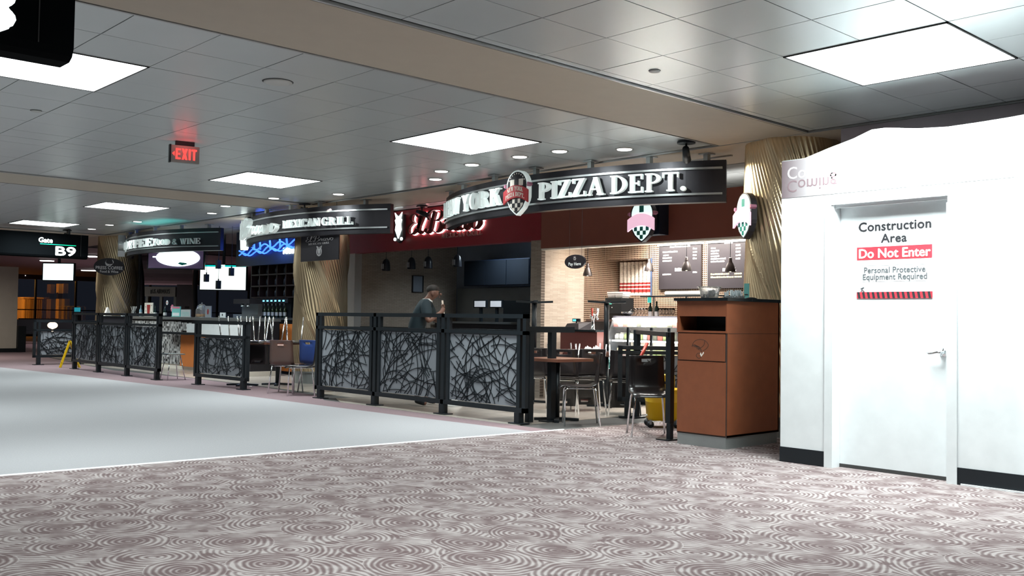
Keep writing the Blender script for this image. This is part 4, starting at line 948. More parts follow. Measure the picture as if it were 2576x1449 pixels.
# chairs turned upside down: resting seat on seat of an upright one
for px, D, hd, la, lb in ((1418, 12.75, A_R+86, 'upright chair carrying an upturned one, left of the pair by the round brown table', 'upturned chair, left of the pair by the brown table'),
                          (1480, 13.0, A_R+96, 'upright chair carrying an upturned one, right of the pair by the brown table', 'upturned chair, right of the pair by the brown table'),
                          (1572, 12.6, A_R+84, 'upright chair under an upturned one, in front of the food case', 'upturned chair in front of the glowing food case')):
    chair(px, D, hd, la); p = at(px, 900, D=D)
    dup(c0, (p.x, p.y, .90), 0, lb, (pi, 0, radians(hd+180)))
chair(1340, 13.1, A_R+90, 'tall dark chair back seen just right of the long railing end')
c_br = make_chair('brown plywood chair with pink handle slot, left of the long railing', m_plybr); p = at(722, 900, D=15.3); c_br.location = (p.x, p.y, 0); c_br.rotation_euler = (0, 0, radians(A_R+80))
mlabel = MB().box(-.262, -.05, .75, -.25, .05, .775).build('slot_lining', mat('pale_slot', (.55, .35, .30), .5)); mlabel.parent = c_br
chair(762, 14.9, A_R+180, 'brown chair turned side on, just left of the long railing', src=None)
c_bl = make_chair('blue-backed chair behind the left end post of the long railing', m_cableblue); p = at(800, 900, D=15.6); c_bl.location = (p.x, p.y, 0); c_bl.rotation_euler = (0, 0, radians(A_R+60))
# metal stool frame by the coffee counter
t = thing('metal_stool', 'bare metal stool frame in front of the orange counter panel', 'stool')
p = at(434, 955, Z=0)
for a in (45, 135, 225, 315):
    dx, dy = cos(radians(a)), sin(radians(a))
    MB().tube([(p.x+dx*.13, p.y+dy*.13, .47), (p.x+dx*.24, p.y+dy*.24, 0)], .010, 8).build('leg', m_chrome, t, True)
MB().box(p.x-.16, p.y-.16, .465, p.x+.16, p.y+.16, .485).build('seat', m_alu, t)

def make_table(label, w=.62, h=.75, top=m_table):
    t = thing('pedestal_table', label, 'table')
    o = MB().box(-w/2, -w/2, h-.035, w/2, w/2, h).build('tabletop', top); o.parent = t
    o = MB().lathe([(.038, .02), (.038, h-.04)], (0, 0, 0), 16).build('pole', m_black, None, True); o.parent = t
    b = MB()
    for a in range(0, 360, 90): b.bar((0, 0, .025), (.27*cos(radians(a+45)), .27*sin(radians(a+45)), .012), .06, .03)
    o = b.build('cross_foot', m_black); o.parent = t
    o = MB().box(-.12, -.12, h-.045, .12, .12, h-.035).build('mounting_plate', m_black); o.parent = t
    return t
def table(src, px, D, rz, label, inv=None):
    p = at(px, 880, D=D)
    if inv: return dup(src, (p.x, p.y, inv), 0, label, (pi, 0, radians(rz)))
    return dup(src, (p.x, p.y, 0), radians(rz), label)
t0 = make_table('brown pedestal table nearest, right of the long railing end'); p = at(1402, 880, D=11.75); t0.location = (p.x, p.y, 0); t0.scale = (1, 1, 1)
table(t0, 1525, 13.75, 8, 'brown pedestal table before the food case, with a table upturned on it')
table(t0, 1525, 13.75, 3, 'upturned pedestal table with its foot in the air, before the food case', inv=1.455+.04)
table(t0, 1340, 14.2, 0, 'pedestal table behind the long railing end, carrying another')
table(t0, 1343, 14.2, 5, 'upturned pedestal table with its foot in the air, beside the grill opening', inv=1.46+.03)
# left group: tables with upturned chairs on them, bright legs
t1 = table(t0, 612, 16.85, 0, 'pedestal table behind the single-screen railing, chairs upturned on it')
t2 = table(t0, 700, 17.1, 10, 'pedestal table left of the gold column, chairs upturned on it')
i = 0
for px, D, hd in ((590, 16.95, 40), (634, 16.75, 220), (672, 17.2, 120), (722, 17.0, 15)):
    i += 1
    chair(px, D, hd, ['leftmost upturned chair on the table behind the single-screen railing', 'second upturned chair, legs up over the right railing post', 'third upturned chair with shiny legs, middle of the stacked group', 'rightmost upturned chair, legs before the gold column'][i-1], src=c_br if i % 2 else None, inv=.752+.447)
t = thing('crumpled_cloth', 'crumpled pale cloth lying on the brown table edge', 'cloth', (0, 0, 0))
p = at(1490, 866, D=13.7); p.z = .752; mb = MB(); vs = []; fs = []
for a in range(9):
    for b in range(7):
        vs.append((p.x-.14+.035*a, p.y-.1+.033*b, .752+max(0, .07*sin(a*1.3+b)*cos(b*1.1)+.045)*(1 if 0 < a < 8 and 0 < b < 6 else .1)))
for a in range(8):
    for b in range(6): fs.append((a*7+b, (a+1)*7+b, (a+1)*7+b+1, a*7+b+1))
mb.add(vs, fs); t.location = p; mb.build('cloth', m_paper, t, True)

# ---- wooden waste cabinet
bx0, bx1, by0, by1, bz = 7.80, 8.72, 5.40, 5.99, 1.415
t = thing('waste_cabinet', 'tall cherry wood waste cabinet with dark slot beside the white wall', 'cabinet', (bx0, (by0+by1)/2, 0))
b = MB(); b.box(bx0+.02, by0, .11, bx1, by0+.02, bz); b.box(bx0+.02, by1-.02, .11, bx1, by1, bz); b.box(bx1-.02, by0, .11, bx1, by1, bz); b.box(bx0+.02, by0, .11, bx1, by1, .13); b.box(bx0+.35, by0+.02, .8, bx0+.37, by1-.02, 1.3)
b.build('carcass', m_wood, t)
b = MB(); b.box(bx0, by0, 1.265, bx0+.02, by1, bz); b.box(bx0, by0, 1.105, bx0+.02, by1, 1.125); b.box(bx0, by0, 1.125, bx0+.02, by0+.012, 1.265); b.box(bx0, by1-.03, 1.125, bx0+.02, by1, 1.265)
b.build('slot_surround', m_wood, t)
b = MB(); b.box(bx0+.02, by0+.02, 1.10, bx0+.35, by1-.02, 1.115); b.build('slot_floor', m_black, t)
MB().box(bx0+.30, by0+.02, 1.1, bx0+.34, by1-.02, 1.3).build('slot_back', m_black, t)
d = MB().box(bx0-.004, by0+.02, .835, bx0+.02, by1-.02, 1.095).build('upper_door', m_wood, t)
d = MB().box(bx0, by0+.01, .125, bx0+.02, by1-.01, .825).build('lower_door', m_wood, t)
MB().box(bx0+.008, by0+.005, .11, bx0+.018, by1-.005, 1.105).build('door_gap', m_groutdark, t)
MB().box(bx0+.01, by0+.01, 0, bx1-.02, by1-.01, .11).build('kick_plate', m_grey, t)
MB().box(bx0+.03, by0-.002, 1.10, bx1, by0+.001, 1.104).build('side_joint', m_groutdark, t)
top = MB(); FZt = lambda u, v, w=0: Vector((u, v, w)); top.prism(FZt, [(bx0-.03, by0-.03), (bx1+.05, by0-.05), (bx1+.05, by1+.02), (bx0-.03, by1+.02)], bz+.03, bz)
top.build('stone_top', m_blackstone, t)
# hand dropping litter symbol
F = FX(bx0-.004, 5.70, .965); ln = MB()
def line(P, wd=.004, m=None, mb=ln):
    P = smooth(P, 4)
    for a, b in zip(P, P[1:]):
        dx, dy = b[0]-a[0], b[1]-a[1]; l = sqrt(dx*dx+dy*dy) or 1; nx, ny = -dy/l*wd/2, dx/l*wd/2
        mb.prism(F, [(a[0]-nx, a[1]-ny), (b[0]-nx, b[1]-ny), (b[0]+nx, b[1]+ny), (a[0]+nx, a[1]+ny)], 0, .0012)
line([(-.10, .0), (-.085, .04), (-.05, .065), (.0, .075), (.05, .065), (.085, .04), (.09, .01), (.06, -.02), (.03, -.035)])
for k in range(4): line([(-.10+.012*k, .01-.004*k), (-.07+.018*k, .022-.006*k), (-.045+.02*k, .0-.012*k), (-.04+.018*k, -.02-.01*k)])
line([(.05, .06), (.04, .02), (.0, -.01), (-.03, -.02)])
line([(-.03, -.06), (-.05, -.085), (-.02, -.11), (.01, -.095), (.005, -.065), (-.03, -.06)])
ln.build('hand_symbol', m_groutdark, t)
MB().prism(F, [(-.005, -.07), (.012, -.095), (.045, -.055), (.035, -.045), (.015, -.075), (.005, -.05)], 0, .0015).build('litter_symbol', m_cream, t)
zt = bz+.031
# tubs on top
p = at(1785, 732, X=8.15); p.z = zt; t = thing('clear_tub', 'clear plastic tub with rim standing on the waste cabinet', 'container', (p.x, p.y, zt))
MB().lathe([(.085, 0), (.105, .10), (.112, .105), (.112, .115), (.125, .118), (.125, .124), (.108, .124), (.101, .10), (.08, .006)], (p.x, p.y, zt), 28).build('tub', m_clear, t, True)
mb = MB(); rr = random.Random(4)
for i in range(26): a = rr.uniform(0, 6.3); r = rr.uniform(0, .07); mb.ball((p.x+r*cos(a), p.y+r*sin(a), zt+.02+rr.uniform(0, .07)), .016, 6)
mb.build('sachets', mat('sachet_grey', (.45, .42, .42), .6), t, kind='stuff')
p = at(1846, 735, X=8.3); t = thing('lid_tray', 'shallow tray of clear lids and straws on the waste cabinet', 'container', (p.x, p.y, zt))
MB().lathe([(.10, 0), (.115, .03), (.11, .03), (.095, .004)], (p.x, p.y, zt), 24).build('tray', m_clear, t, True)
mb = MB(); mlid = mat('pale_straw', (.72, .80, .84), .35)
for i in range(55):
    a = rr.uniform(0, 6.3); r = rr.uniform(.01, .09); q = Vector((p.x+r*cos(a), p.y+r*sin(a), zt+.008)); mb.tube([q, q+Vector((rr.uniform(-.02, .02), rr.uniform(-.02, .02), rr.uniform(.05, .085)))], .006, 5)
mb.build('straws', mlid, t, kind='stuff')
p = at(1890, 744, X=8.5); tag(MB().lathe([(.05, 0), (.06, .012), (.03, .022), (.01, .024)], (p.x, p.y, zt), 16).build('black_lid', m_black, None, True), 'small black lid lying at the back corner of waste cabinet', 'lid')
p = at(1878, 735, X=8.6); t = thing('teal_receipt', 'narrow teal card standing behind the lid tray', 'card', (p.x, p.y, zt))
MB().box(8.60, p.y-.03, zt, 8.606, p.y+.03, zt+.17).build('card', m_teal, t); MB().box(8.595, p.y-.02, zt+.05, 8.6, p.y+.02, zt+.06).build('print', m_print_black, t)

# ---- mop bucket with wringer and red-handled mop
p = at(1650, 1075, Z=0); bxc = Vector((8.88, 7.02, 0))
t = thing('mop_bucket', 'yellow wheeled mop bucket behind the dark chair', 'bucket', bxc)
t.rotation_euler = (0, 0, radians(A_R))
mb = MB(); prof = [(.16, .12, .08), (.19, .15, .30), (.215, .17, .42), (.225, .18, .42), (.225, .18, .44), (.20, .155, .44), (.175, .14, .1)]
vs = []; n_ = 28
for a, b_, z in prof:
    for k in range(n_):
        th = 2*pi*k/n_; e = .55; cx_, sy_ = cos(th), sin(th)
        vs.append((a*math.copysign(abs(cx_)**e, cx_), b_*math.copysign(abs(sy_)**e, sy_), z))
fs = [(i*n_+k, i*n_+(k+1) % n_, (i+1)*n_+(k+1) % n_, (i+1)*n_+k) for i in range(len(prof)-1) for k in range(n_)]+[tuple(range(n_-1, -1, -1)), tuple((len(prof)-1)*n_+k for k in range(n_))]
mb.add(vs, fs); o = mb.build('tub', m_yellow, None, True); o.parent = t
o = MB().box(-.12, -.13, .44, .12, .13, .60).build('wringer', m_yellow, None); o.parent = t
q = MB().box(-.10, -.135, .50, .10, -.13, .53).build('wringer_slot', m_print_black); q.parent = o
o = MB().box(-.2, -.04, .46, -.17, .04, .62).build('handle_grip', m_yellow); o.parent = t
for sx, sy in ((1, 1), (1, -1), (-1, 1), (-1, -1)):
    o = MB().tube([(sx*.15, sy*.12-.012, .04), (sx*.15, sy*.12+.012, .04)], .04, 14).build('wheel', m_black, None, True); o.parent = t
    o = MB().box(sx*.15-.012, sy*.12-.018, .04, sx*.15+.012, sy*.12+.018, .09).build('caster_fork', m_steel); o.parent = t
a = at(1608, 905, D=10.9); b = at(1628, 864, D=11.1)
t = thing('mop', 'mop with red grip leaning in the yellow bucket', 'mop', (bxc.x-.1, bxc.y, .1))
base = Vector((8.80, 7.08, .12)); MB().tube([base, a], .012, 8).build('shaft', m_steel, t, True); MB().tube([a, b], .019, 10).build('red_grip', m_redpl, t, True)
MB().lathe([(.03, .12), (.08, 0), (.09, -.02), (.02, -.03)], (base.x, base.y, .15), 12).build('mop_head', m_paper, t, True)

# ================================================================ PIZZA COUNTER AREA
# glass food case
cx0, cx1 = 11.02, 11.62; cyA, cyB = at(1527, 860, X=11.05).y, 8.25
t = thing('food_case', 'glowing glass food display case with stocked shelves', 'display case', (11.3, 9.1, 0))
MB().box(cx0, cyB, 0, cx1, cyA, .42).build('base', m_black, t)
MB().box(cx0-.01, cyB, .42, cx1, cyA, .47).build('lower_sill', m_steel, t)
b = MB(); b.box(cx1-.03, cyB, .47, cx1, cyA, 1.25); b.build('back', m_cream, t)
MB().box(cx0+.15, cyB, 1.25, cx1, cyA, 1.29).build('top', m_dark, t)
for y in (cyA-.012, cyB+.0): MB().add([(cx0, y, .47), (cx1, y, .47), (cx1, y, 1.27), (cx0+.16, y, 1.27), (cx0, y, .90), (cx0, y+.012, .47), (cx1, y+.012, .47), (cx1, y+.012, 1.27), (cx0+.16, y+.012, 1.27), (cx0, y+.012, .90)],
    [(0, 1, 2, 3, 4), (9, 8, 7, 6, 5), (0, 5, 6, 1), (1, 6, 7, 2), (2, 7, 8, 3), (3, 8, 9, 4), (4, 9, 5, 0)]).build('side_panel', m_black, t)
mshelf = mat('case_lamp', (1, 1, 1), .5, emit=(1, .98, .92), es=60, var=0)
for z in (.70, .93, 1.13): 
    MB().box(cx0+.12, cyB+.02, z-.012, cx1-.04, cyA-.02, z).build('shelf', m_steel, t)
for z in (.665, .905, 1.235): MB().box(cx0+.10, cyB+.05, z-.0, cx0+.125, cyA-.04, z+.018).build('lamp_strip', mshelf, t)
g_ = MB().add([(cx0, cyB, .47), (cx0, cyA, .47), (cx0, cyA, .9), (cx0, cyB, .9), (cx0+.15, cyA, 1.25), (cx0+.15, cyB, 1.25)], [(0, 1, 2, 3), (3, 2, 4, 5)]).build('front_glass', mat('case_glass', (1, 1, 1), .02, alpha=.12), t)
for y in (cyA-.44, cyA-.88, cyA-1.2): MB().box(cx0-.012, y-.02, .47, cx0+.01, y+.02, 1.12).build('mullion', m_black, t)
rr = random.Random(12); item_m = [mat('wrap_green', (.30, .42, .12), .5), mat('wrap_white', (.85, .85, .8), .5), mat('wrap_red', (.6, .08, .05), .5), mat('wrap_tan', (.6, .42, .22), .6), mat('wrap_dark', (.08, .09, .05), .5)]
food = {}
k = 0
for z, zh in ((.47, .12), (.70, .13), (.93, .12), (1.13, .07)):
    y = cyB+.07
    while y < cyA-.08:
        w_ = rr.uniform(.06, .085); h_ = zh*rr.uniform(.7, 1); m = item_m[2] if (z == 1.13 and y < cyB+.45 and k % 2) else rr.choice(item_m)
        o = MB().box(cx0+.17, y, z, cx0+.36, y+w_, z+h_*.8).box(cx0+.18, y+.01, z+h_*.8, cx0+.35, y+w_-.01, z+h_).build('food_pack', m)
        tag(o, '%s pack on %s of the glowing food case, %s' % ({item_m[0]: 'green wrapped', item_m[1]: 'white wrapped', item_m[2]: 'red wrapped', item_m[3]: 'tan wrapped', item_m[4]: 'dark wrapped'}[m], {.47: 'bottom shelf', .70: 'second shelf up', .93: 'third shelf up', 1.13: 'top shelf'}[z], ['right end', 'right of middle', 'left of middle', 'left end'][min(3, int((y-cyB)/(cyA-cyB)*4))]), 'food pack', 'food packs in the glass case'); y += w_+.018; k += 1
pt = at(1560, 900, X=10.98)
t = thing('drinks_cooler', 'low lit drinks cooler with teal bottles, left end of the food case', 'cooler', (10.9, pt.y, 0))
yA, yB = at(1512, 900, X=10.95).y, at(1604, 900, X=10.95).y
MB().box(10.86, yB, 0, 11.0, yA, .50).build('cabinet', m_black, t)
MB().box(10.85, yB+.02, .50, 11.0, yA-.02, .70).build('lit_chamber', mat('cooler_glow', (.7, .9, .9), .4, emit=(.75, 1, .98), es=1.1), t)
f = FX(10.85, 0, 0)
for i in range(9):
    u = -yA+.05+i*.06
    if u > -yB-.05: break
    MB().prism(f, R_(u, .51, u+.035, .60), 0, .012).prism(f, R_(u+.01, .60, u+.025, .64), 0, .012).build('bottle', m_teal if i > 3 else mat('bottle_green', (.05, .3, .25), .3), t)
MB().box(10.84, yB, .70, 11.0, yA, .74).build('top_rail', m_black, t)
# till counter with screen, beside the stone wall
t = thing('till_counter', 'dark red wooden till counter against the stone wall', 'counter', (11.0, 10.2, 0))
yA, yB = at(1410, 830, X=10.85).y, at(1502, 830, X=10.85).y
MB().box(10.85, yB, 0, 11.3, min(yA, 10.78), 1.04).build('body', mat('dark_cherry', (.12, .03, .025), .45), t); MB().box(10.82, yB, 1.04, 11.32, min(yA, 10.79), 1.07).build('top', m_blackstone, t)
p = at(1450, 812, X=10.98); t = thing('till', 'black till with small blue-lit customer display on a stalk', 'till', (11, p.y, 1.07))
MB().add([(10.86, p.y-.16, 1.07), (11.2, p.y-.16, 1.07), (11.2, p.y+.16, 1.07), (10.86, p.y+.16, 1.07), (10.92, p.y-.10, 1.16), (11.2, p.y-.12, 1.19), (11.2, p.y+.14, 1.19), (10.92, p.y+.14, 1.16)], [(0, 3, 2, 1), (4, 5, 6, 7), (0, 1, 5, 4), (1, 2, 6, 5), (2, 3, 7, 6), (3, 0, 4, 7)]).build('body', m_dark, t)
q = at(1448, 797, X=11.0); MB().tube([(11.02, q.y, 1.16), (11.02, q.y, 1.2)], .012, 8).build('stalk', m_black, t, True)
MB().box(11.0, q.y-.07, 1.19, 11.04, q.y+.07, 1.24).build('customer_display', m_black, t); MB().box(10.996, q.y-.01, 1.2, 11.0, q.y+.055, 1.228).build('digits', mat('cyan_digits', (.1, .7, .9), .4, emit=(.1, .7, .95), es=1.5), t)
# beer tap tower
p = at(1492, 800, X=10.95); t = thing('tap_tower', 'chrome drinks tap tower with clustered handles by the mosaic wall', 'tap tower', (p.x, p.y, 1.07))
x, y = 10.95, p.y
MB().lathe([(.05, 0), (.032, .02), (.028, .16), (.05, .19), (.05, .23), (.02, .25)], (x, y, 1.07), 16).build('column', m_chrome, t, True)
for k in range(3):
    a = radians(120+60*k+90); dx, dy = cos(a)*.07, sin(a)*.07
    MB().tube([(x, y, 1.28), (x+dx, y+dy, 1.275), (x+dx*1.2, y+dy*1.2, 1.22)], .009, 8).build('spout', m_chrome, t, True)
    MB().tube([(x+dx, y+dy, 1.28), (x+dx*1.1, y+dy*1.1, 1.40)], [.010, .018], 8).build('handle', [m_redpl, m_chrome, m_cream][k], t, True)
# back counter, glass shelf, glasses
t = thing('back_counter', 'dark back counter under the menu boards with raised shelf', 'counter', (11.9, 9, 0))
MB().box(11.66, 6.5, 0, 12.09, 10.78, 1.20).build('body', m_dark, t); MB().box(11.64, 6.5, 1.20, 12.09, 10.78, 1.235).build('shelf_top', mat('brown_shelf', (.12, .07, .06), .4), t)
MB().box(11.64, 6.5, 1.585, 12.0, 9.65, 1.605).build('upper_shelf', m_blackstone, t)
for y in (9.63, 9.0, 8.3, 7.6): MB().box(11.95, y, 1.235, 11.98, y+.02, 1.585).build('upright', m_steel, t)
g0_ = None
for i, px in enumerate((1600, 1608, 1616, 1624, 1661, 1669, 1677, 1685, 1692)):
    p = at(px, 785, X=11.75)
    if g0_ is None:
        g0_ = thing('wine_glass', 'clear wine glass on the back shelf, leftmost of the row', 'glass', (p.x, p.y, 1.235), 0, 'wine glasses on the back shelf')
        o = MB().lathe([(.034, 0), (.034, .004), (.004, .008), (.004, .075), (.03, .10), (.037, .14), (.032, .18), (.030, .18), (.034, .14), (.027, .103), (.003, .08)], (0, 0, 0), 14, cap=False).build('glass', m_glass, None, True); o.parent = g0_
    else: dup(g0_, (p.x, p.y+.0, 1.235), 0, 'clear wine glass on the back shelf, %s' % ['', 'second left of the dark bottles', 'third left of the dark bottles', 'just left of the dark bottles', 'just right of the dark bottles', 'second right of the dark bottles', 'third right of the dark bottles', 'fourth right of the dark bottles', 'rightmost of the row'][i])
for px, lb in ((1636, 'dark bottle standing left of two on the back shelf'), (1652, 'dark bottle standing right of two on the back shelf')):
    p = at(px, 785, X=11.75); t = thing('bottle', lb, 'bottle', (p.x, p.y, 1.235))
    MB().lathe([(.033, 0), (.033, .18), (.012, .23), (.012, .29)], (p.x, p.y, 1.235), 14).build('glass', mat('bottle_dark', (.01, .03, .025), .1), t, True)
    MB().lathe([(.0337, .05), (.0337, .13)], (p.x, p.y, 1.235), 14, cap=False).build('bottle_label', m_print_lgrey, t, True)
p = at(1634, 752, X=11.7); t = thing('shelf_card', 'small turquoise card hanging under the upper shelf', 'card', p)
MB().box(11.695, p.y-.035, 1.50, 11.70, p.y+.035, 1.584).build('card', mat('turquoise', (.05, .6, .55), .5, emit=(.1, .9, .8), es=.5), t)
p = at(1762, 740, X=11.8); t = thing('foil_roll', 'long pale roll lying on the upper shelf under menu boards', 'roll', (11.8, p.y, 1.63))
yy0, yy1 = at(1675, 738, X=11.8).y, at(1765, 738, X=11.8).y
MB().tube([(11.8, yy0, 1.641), (11.8, yy1, 1.641)], .034, 16).build('roll', m_paper, t, True)
# black machine with green display, and tubs on it
p = at(1555, 748, X=11.82); t = thing('receipt_machine', 'black machine with small green display at left of back counter', 'machine', (p.x, p.y, 1.2))
MB().box(11.70, p.y-.17, 1.33, 12.0, p.y+.17, 1.58).build('body', m_black, t); f = FX(11.70, p.y, 1.42)
MB().prism(f, R_(-.09, .06, -.03, .085), 0, .003).build('display', mat('green_lcd', (.1, .8, .4), .4, emit=(.1, .9, .45), es=1.5), t)
for k in range(2): MB().prism(f, R_(-.10+.07*k, .0, -.085+.07*k, .015), 0, .004).build('button', m_print_lgrey, t)
MB().box(11.74, p.y-.13, 1.235, 11.96, p.y+.13, 1.33).build('stand', m_black, t)
for k, (dy, lb) in enumerate(((.08, 'white tub on black machine, left one'), (-.08, 'white folded stack beside the black machine, right one'))):
    t = thing('white_tub', lb, 'tub', (11.8, p.y+dy-.03, 1.58)); o_ = p.y+dy
    MB().add([(11.74, o_-.08, 1.58), (11.9, o_-.08, 1.58), (11.9, o_+.06, 1.58), (11.74, o_+.06, 1.58), (11.73, o_-.10, 1.68), (11.92, o_-.10, 1.68), (11.92, o_+.08, 1.68), (11.73, o_+.08, 1.68)], [(0, 3, 2, 1), (4, 5, 6, 7), (0, 1, 5, 4), (1, 2, 6, 5), (2, 3, 7, 6), (3, 0, 4, 7)]).build('tub', m_paper, t)
    for z in (1.605, 1.63, 1.655): MB().box(11.725, o_-.095, z, 11.925, o_+.075, z+.004).build('rib', m_print_lgrey, t)
p = at(1562, 783, X=11.2); t = thing('silver_bowl', 'silver mixing bowl and ladle on top of the food case', 'bowl', (11.3, p.y, 1.29))
MB().lathe([(.04, 0), (.09, .035), (.10, .06), (.094, .06), (.05, .01)], (11.35, p.y, 1.292), 20).build('bowl', m_chrome, t, True)
MB().tube([(11.35, p.y, 1.33), (11.30, p.y-.12, 1.38)], .006, 6).build('ladle', m_chrome, t, True)

# ================================================================ SIGNS IN THE CONCOURSE
def gate_sign(x0, x1, Y, z0, z1, label):
    t = thing('gate_sign', label, 'sign', ((x0+x1)/2, Y, z1), 0); d = .26; r = .06
    P = [(Y-d/2, z1), (Y+d/2, z1), (Y+d/2, z0+r), (Y+d/2-.02, z0+.02), (Y+d/2-r, z0), (Y-d/2+r, z0), (Y-d/2+.02, z0+.02), (Y-d/2, z0+r)]
    MB().add([(x0, y, z) for y, z in P]+[(x1, y, z) for y, z in P], [tuple(range(7, -1, -1)), tuple(range(8, 16))]+[(i, (i+1) % 8, 8+(i+1) % 8, 8+i) for i in range(8)]).build('sign_body', mat('sign_black', (.003, .004, .005), .8, spec=.03), t)
    MB().box(x1-.17, Y-d/2-.002, z0+r, x1-.165, Y-d/2+.001, z1).build('panel_seam', m_joint, t)
    for x in (x0+.4, x1-.4): MB().box(x-.02, Y-.02, z1, x+.02, Y+.02, CEIL).build('hanger', m_black, t)
    return t
t = gate_sign(4.0, 8.28, 24.0, 2.50, 3.07, 'far black gate sign reading Gate B9 with green line'); F = FY(0, 24-.13, 0)
text(MB(), 'Gate', F, 7.32, 2.845, width=.30, w1=.004, bold=.006).build('lettering', m_lit, t)
MB().prism(F, R_(7.2, 2.80, 8.0, 2.815), 0, .003).build('green_line', m_green, t)
text(MB(), 'B9', F, 7.77, 2.565, width=.44, height=.20, w1=.004, bold=.010).build('lettering', m_lit, t)
t = gate_sign(-1.0, 1.66, 5.2, 2.475, 3.05, 'black gate sign cut off at top left corner of picture'); F = FY(0, 5.2-.13, 0)
text(MB(), 'B8', F, 1.14, 2.56, width=.46, height=.22, w1=.004, bold=.018).build('lettering', m_lit, t)
text(MB(), 'Gate', F, .7, 2.86, width=.3, w1=.004, bold=.01).build('lettering', m_lit, t)
MB().prism(F, R_(.55, 2.81, 1.38, 2.825), 0, .003).build('green_line', m_green, t)
# exit sign
t = thing('exit_sign', 'red glowing EXIT sign with left arrow hanging from ceiling', 'sign', (4.75, 10.7, CEIL))
F = Fr((4.755, 10.7, 0), radians(-12))
MB().prism(F, R_(-.165, 2.95, .165, 3.145), -.05, 0).build('housing', mat('exit_grey', (.28, .27, .25), .4), t)
MB().prism(F, R_(-.10, 3.15, .11, CEIL-.005), -.045, -.005).build('canopy', m_black, t)
MB().prism(F, R_(-.168, 2.945, -.150, 3.15), -.055, .004).build('edge', m_black, t)
for q in (R_(-.10, 2.985, -.07, 3.11), R_(-.07, 2.985, -.035, 3.005), R_(-.07, 3.09, -.035, 3.11), R_(-.07, 3.04, -.04, 3.058)): pass
mb = MB()
mb = MB(); [mb.prism(F, q, 0, .004) for q in (R_(-.10, 2.985, -.078, 3.11), R_(-.078, 2.985, -.045, 3.005), R_(-.078, 3.09, -.045, 3.11), R_(-.078, 3.038, -.05, 3.057))]; mb.build('letter', m_redled, t)
mb = MB(); [mb.prism(F, q, 0, .004) for q in ([(-.032, 2.985), (-.008, 2.985), (.032, 3.11), (.008, 3.11)], [(.008, 2.985), (.032, 2.985), (-.008, 3.11), (-.032, 3.11)])]; mb.build('letter', m_redled, t)
MB().prism(F, R_(.045, 2.985, .067, 3.11), 0, .004).build('letter', m_redled, t)
mb = MB(); [mb.prism(F, q, 0, .004) for q in (R_(.077, 3.09, .135, 3.11), R_(.095, 2.985, .117, 3.11))]; mb.build('letter', m_redled, t)
MB().prism(F, [(-.138, 3.048), (-.112, 3.075), (-.112, 3.021)], 0, .004).build('arrow', m_redled, t)
spot('exit_glow', (4.74, 10.55, 3.0), (4.74, 10.9, CEIL+.3), 3, (1, .1, .1), 110, 1, .08)
# tv below gate sign
def screen(name, label, px0, py0, px1, py1, D, m, bez=.025, ang=CAMA, hang=True, tilt=0):
    a = at(px0, py1, D=D); b = at(px1, py0, D=D); w_ = (Vector((b.x, b.y, 0))-Vector((a.x, a.y, 0))).length
    t = thing(name, label, 'screen', a); F = Fr(a, atan2(b.y-a.y, b.x-a.x)); h_ = b.z-a.z
    MB().prism(F, R_(-bez, -bez, w_+bez, h_+bez), -.08, 0).build('housing', m_black, t)
    MB().prism(F, R_(0, 0, w_, h_), 0, .004).build('display', m, t)
    if hang: MB().prism(F, R_(w_/2-.03, h_+bez, w_/2+.03, CEIL-a.z-.02), -.06, -.02).build('hanger', m_black, t)
    return t, F, w_, h_
screen('hanging_television', 'bright white television hanging under the far gate sign', 108, 664, 185, 704, 24.6, m_screen)
# mexican grill banner before the middle column
t = thing('hanging_banner', 'small black banner with script lettering before the middle column', 'banner', (9.0, 14.76, 2.65))
F = FX(9.02, 0, 0); y0, y1 = at(757, 620, X=9.02).y, at(852, 620, X=9.02).y
MB().prism(F, R_(-y0, 2.19, -y1, 2.66), -.02, 0).build('banner_panel', m_dark, t)
script(F, -y0+.17, -y1-.16, 2.53, .09, 0, .006, 'script_letter', m_print_lgrey, t, thick=.22)
um = (-y0-y1)/2+.07
for wd, ua, ub in (('MEXICAN', -y0+.26, um-.01), ('GRILL', um+.02, -y1-.30)): serif(F, wd, ua, ub, 2.475, 2.51, 0, .004, 'small_word', m_print_lgrey, t)
mb = MB(); cu = (-y0-y1)/2+.0
for i in range(14):
    a = radians(200+340*i/14-90); mb.prism(F, R_(cu+.075*cos(a)-.014, 2.35+.07*sin(a)-.014, cu+.075*cos(a)+.014, 2.35+.07*sin(a)+.014), 0, .004)
mb.prism(F, [(cu-.04, 2.40), (cu+.04, 2.40), (cu+.04, 2.34), (cu, 2.29), (cu-.04, 2.34)], 0, .004); mb.prism(F, [(cu-.07, 2.41), (cu-.09, 2.45), (cu, 2.425), (cu+.09, 2.45), (cu+.07, 2.41)], 0, .004)
mb.build('crest', m_print_lgrey, t)
for yy in (y0-.1, y1+.1): MB().tube([(9.03, yy, 2.66), (9.03, yy, CEIL-.015)], .004, 6).build('wire', m_black, t)
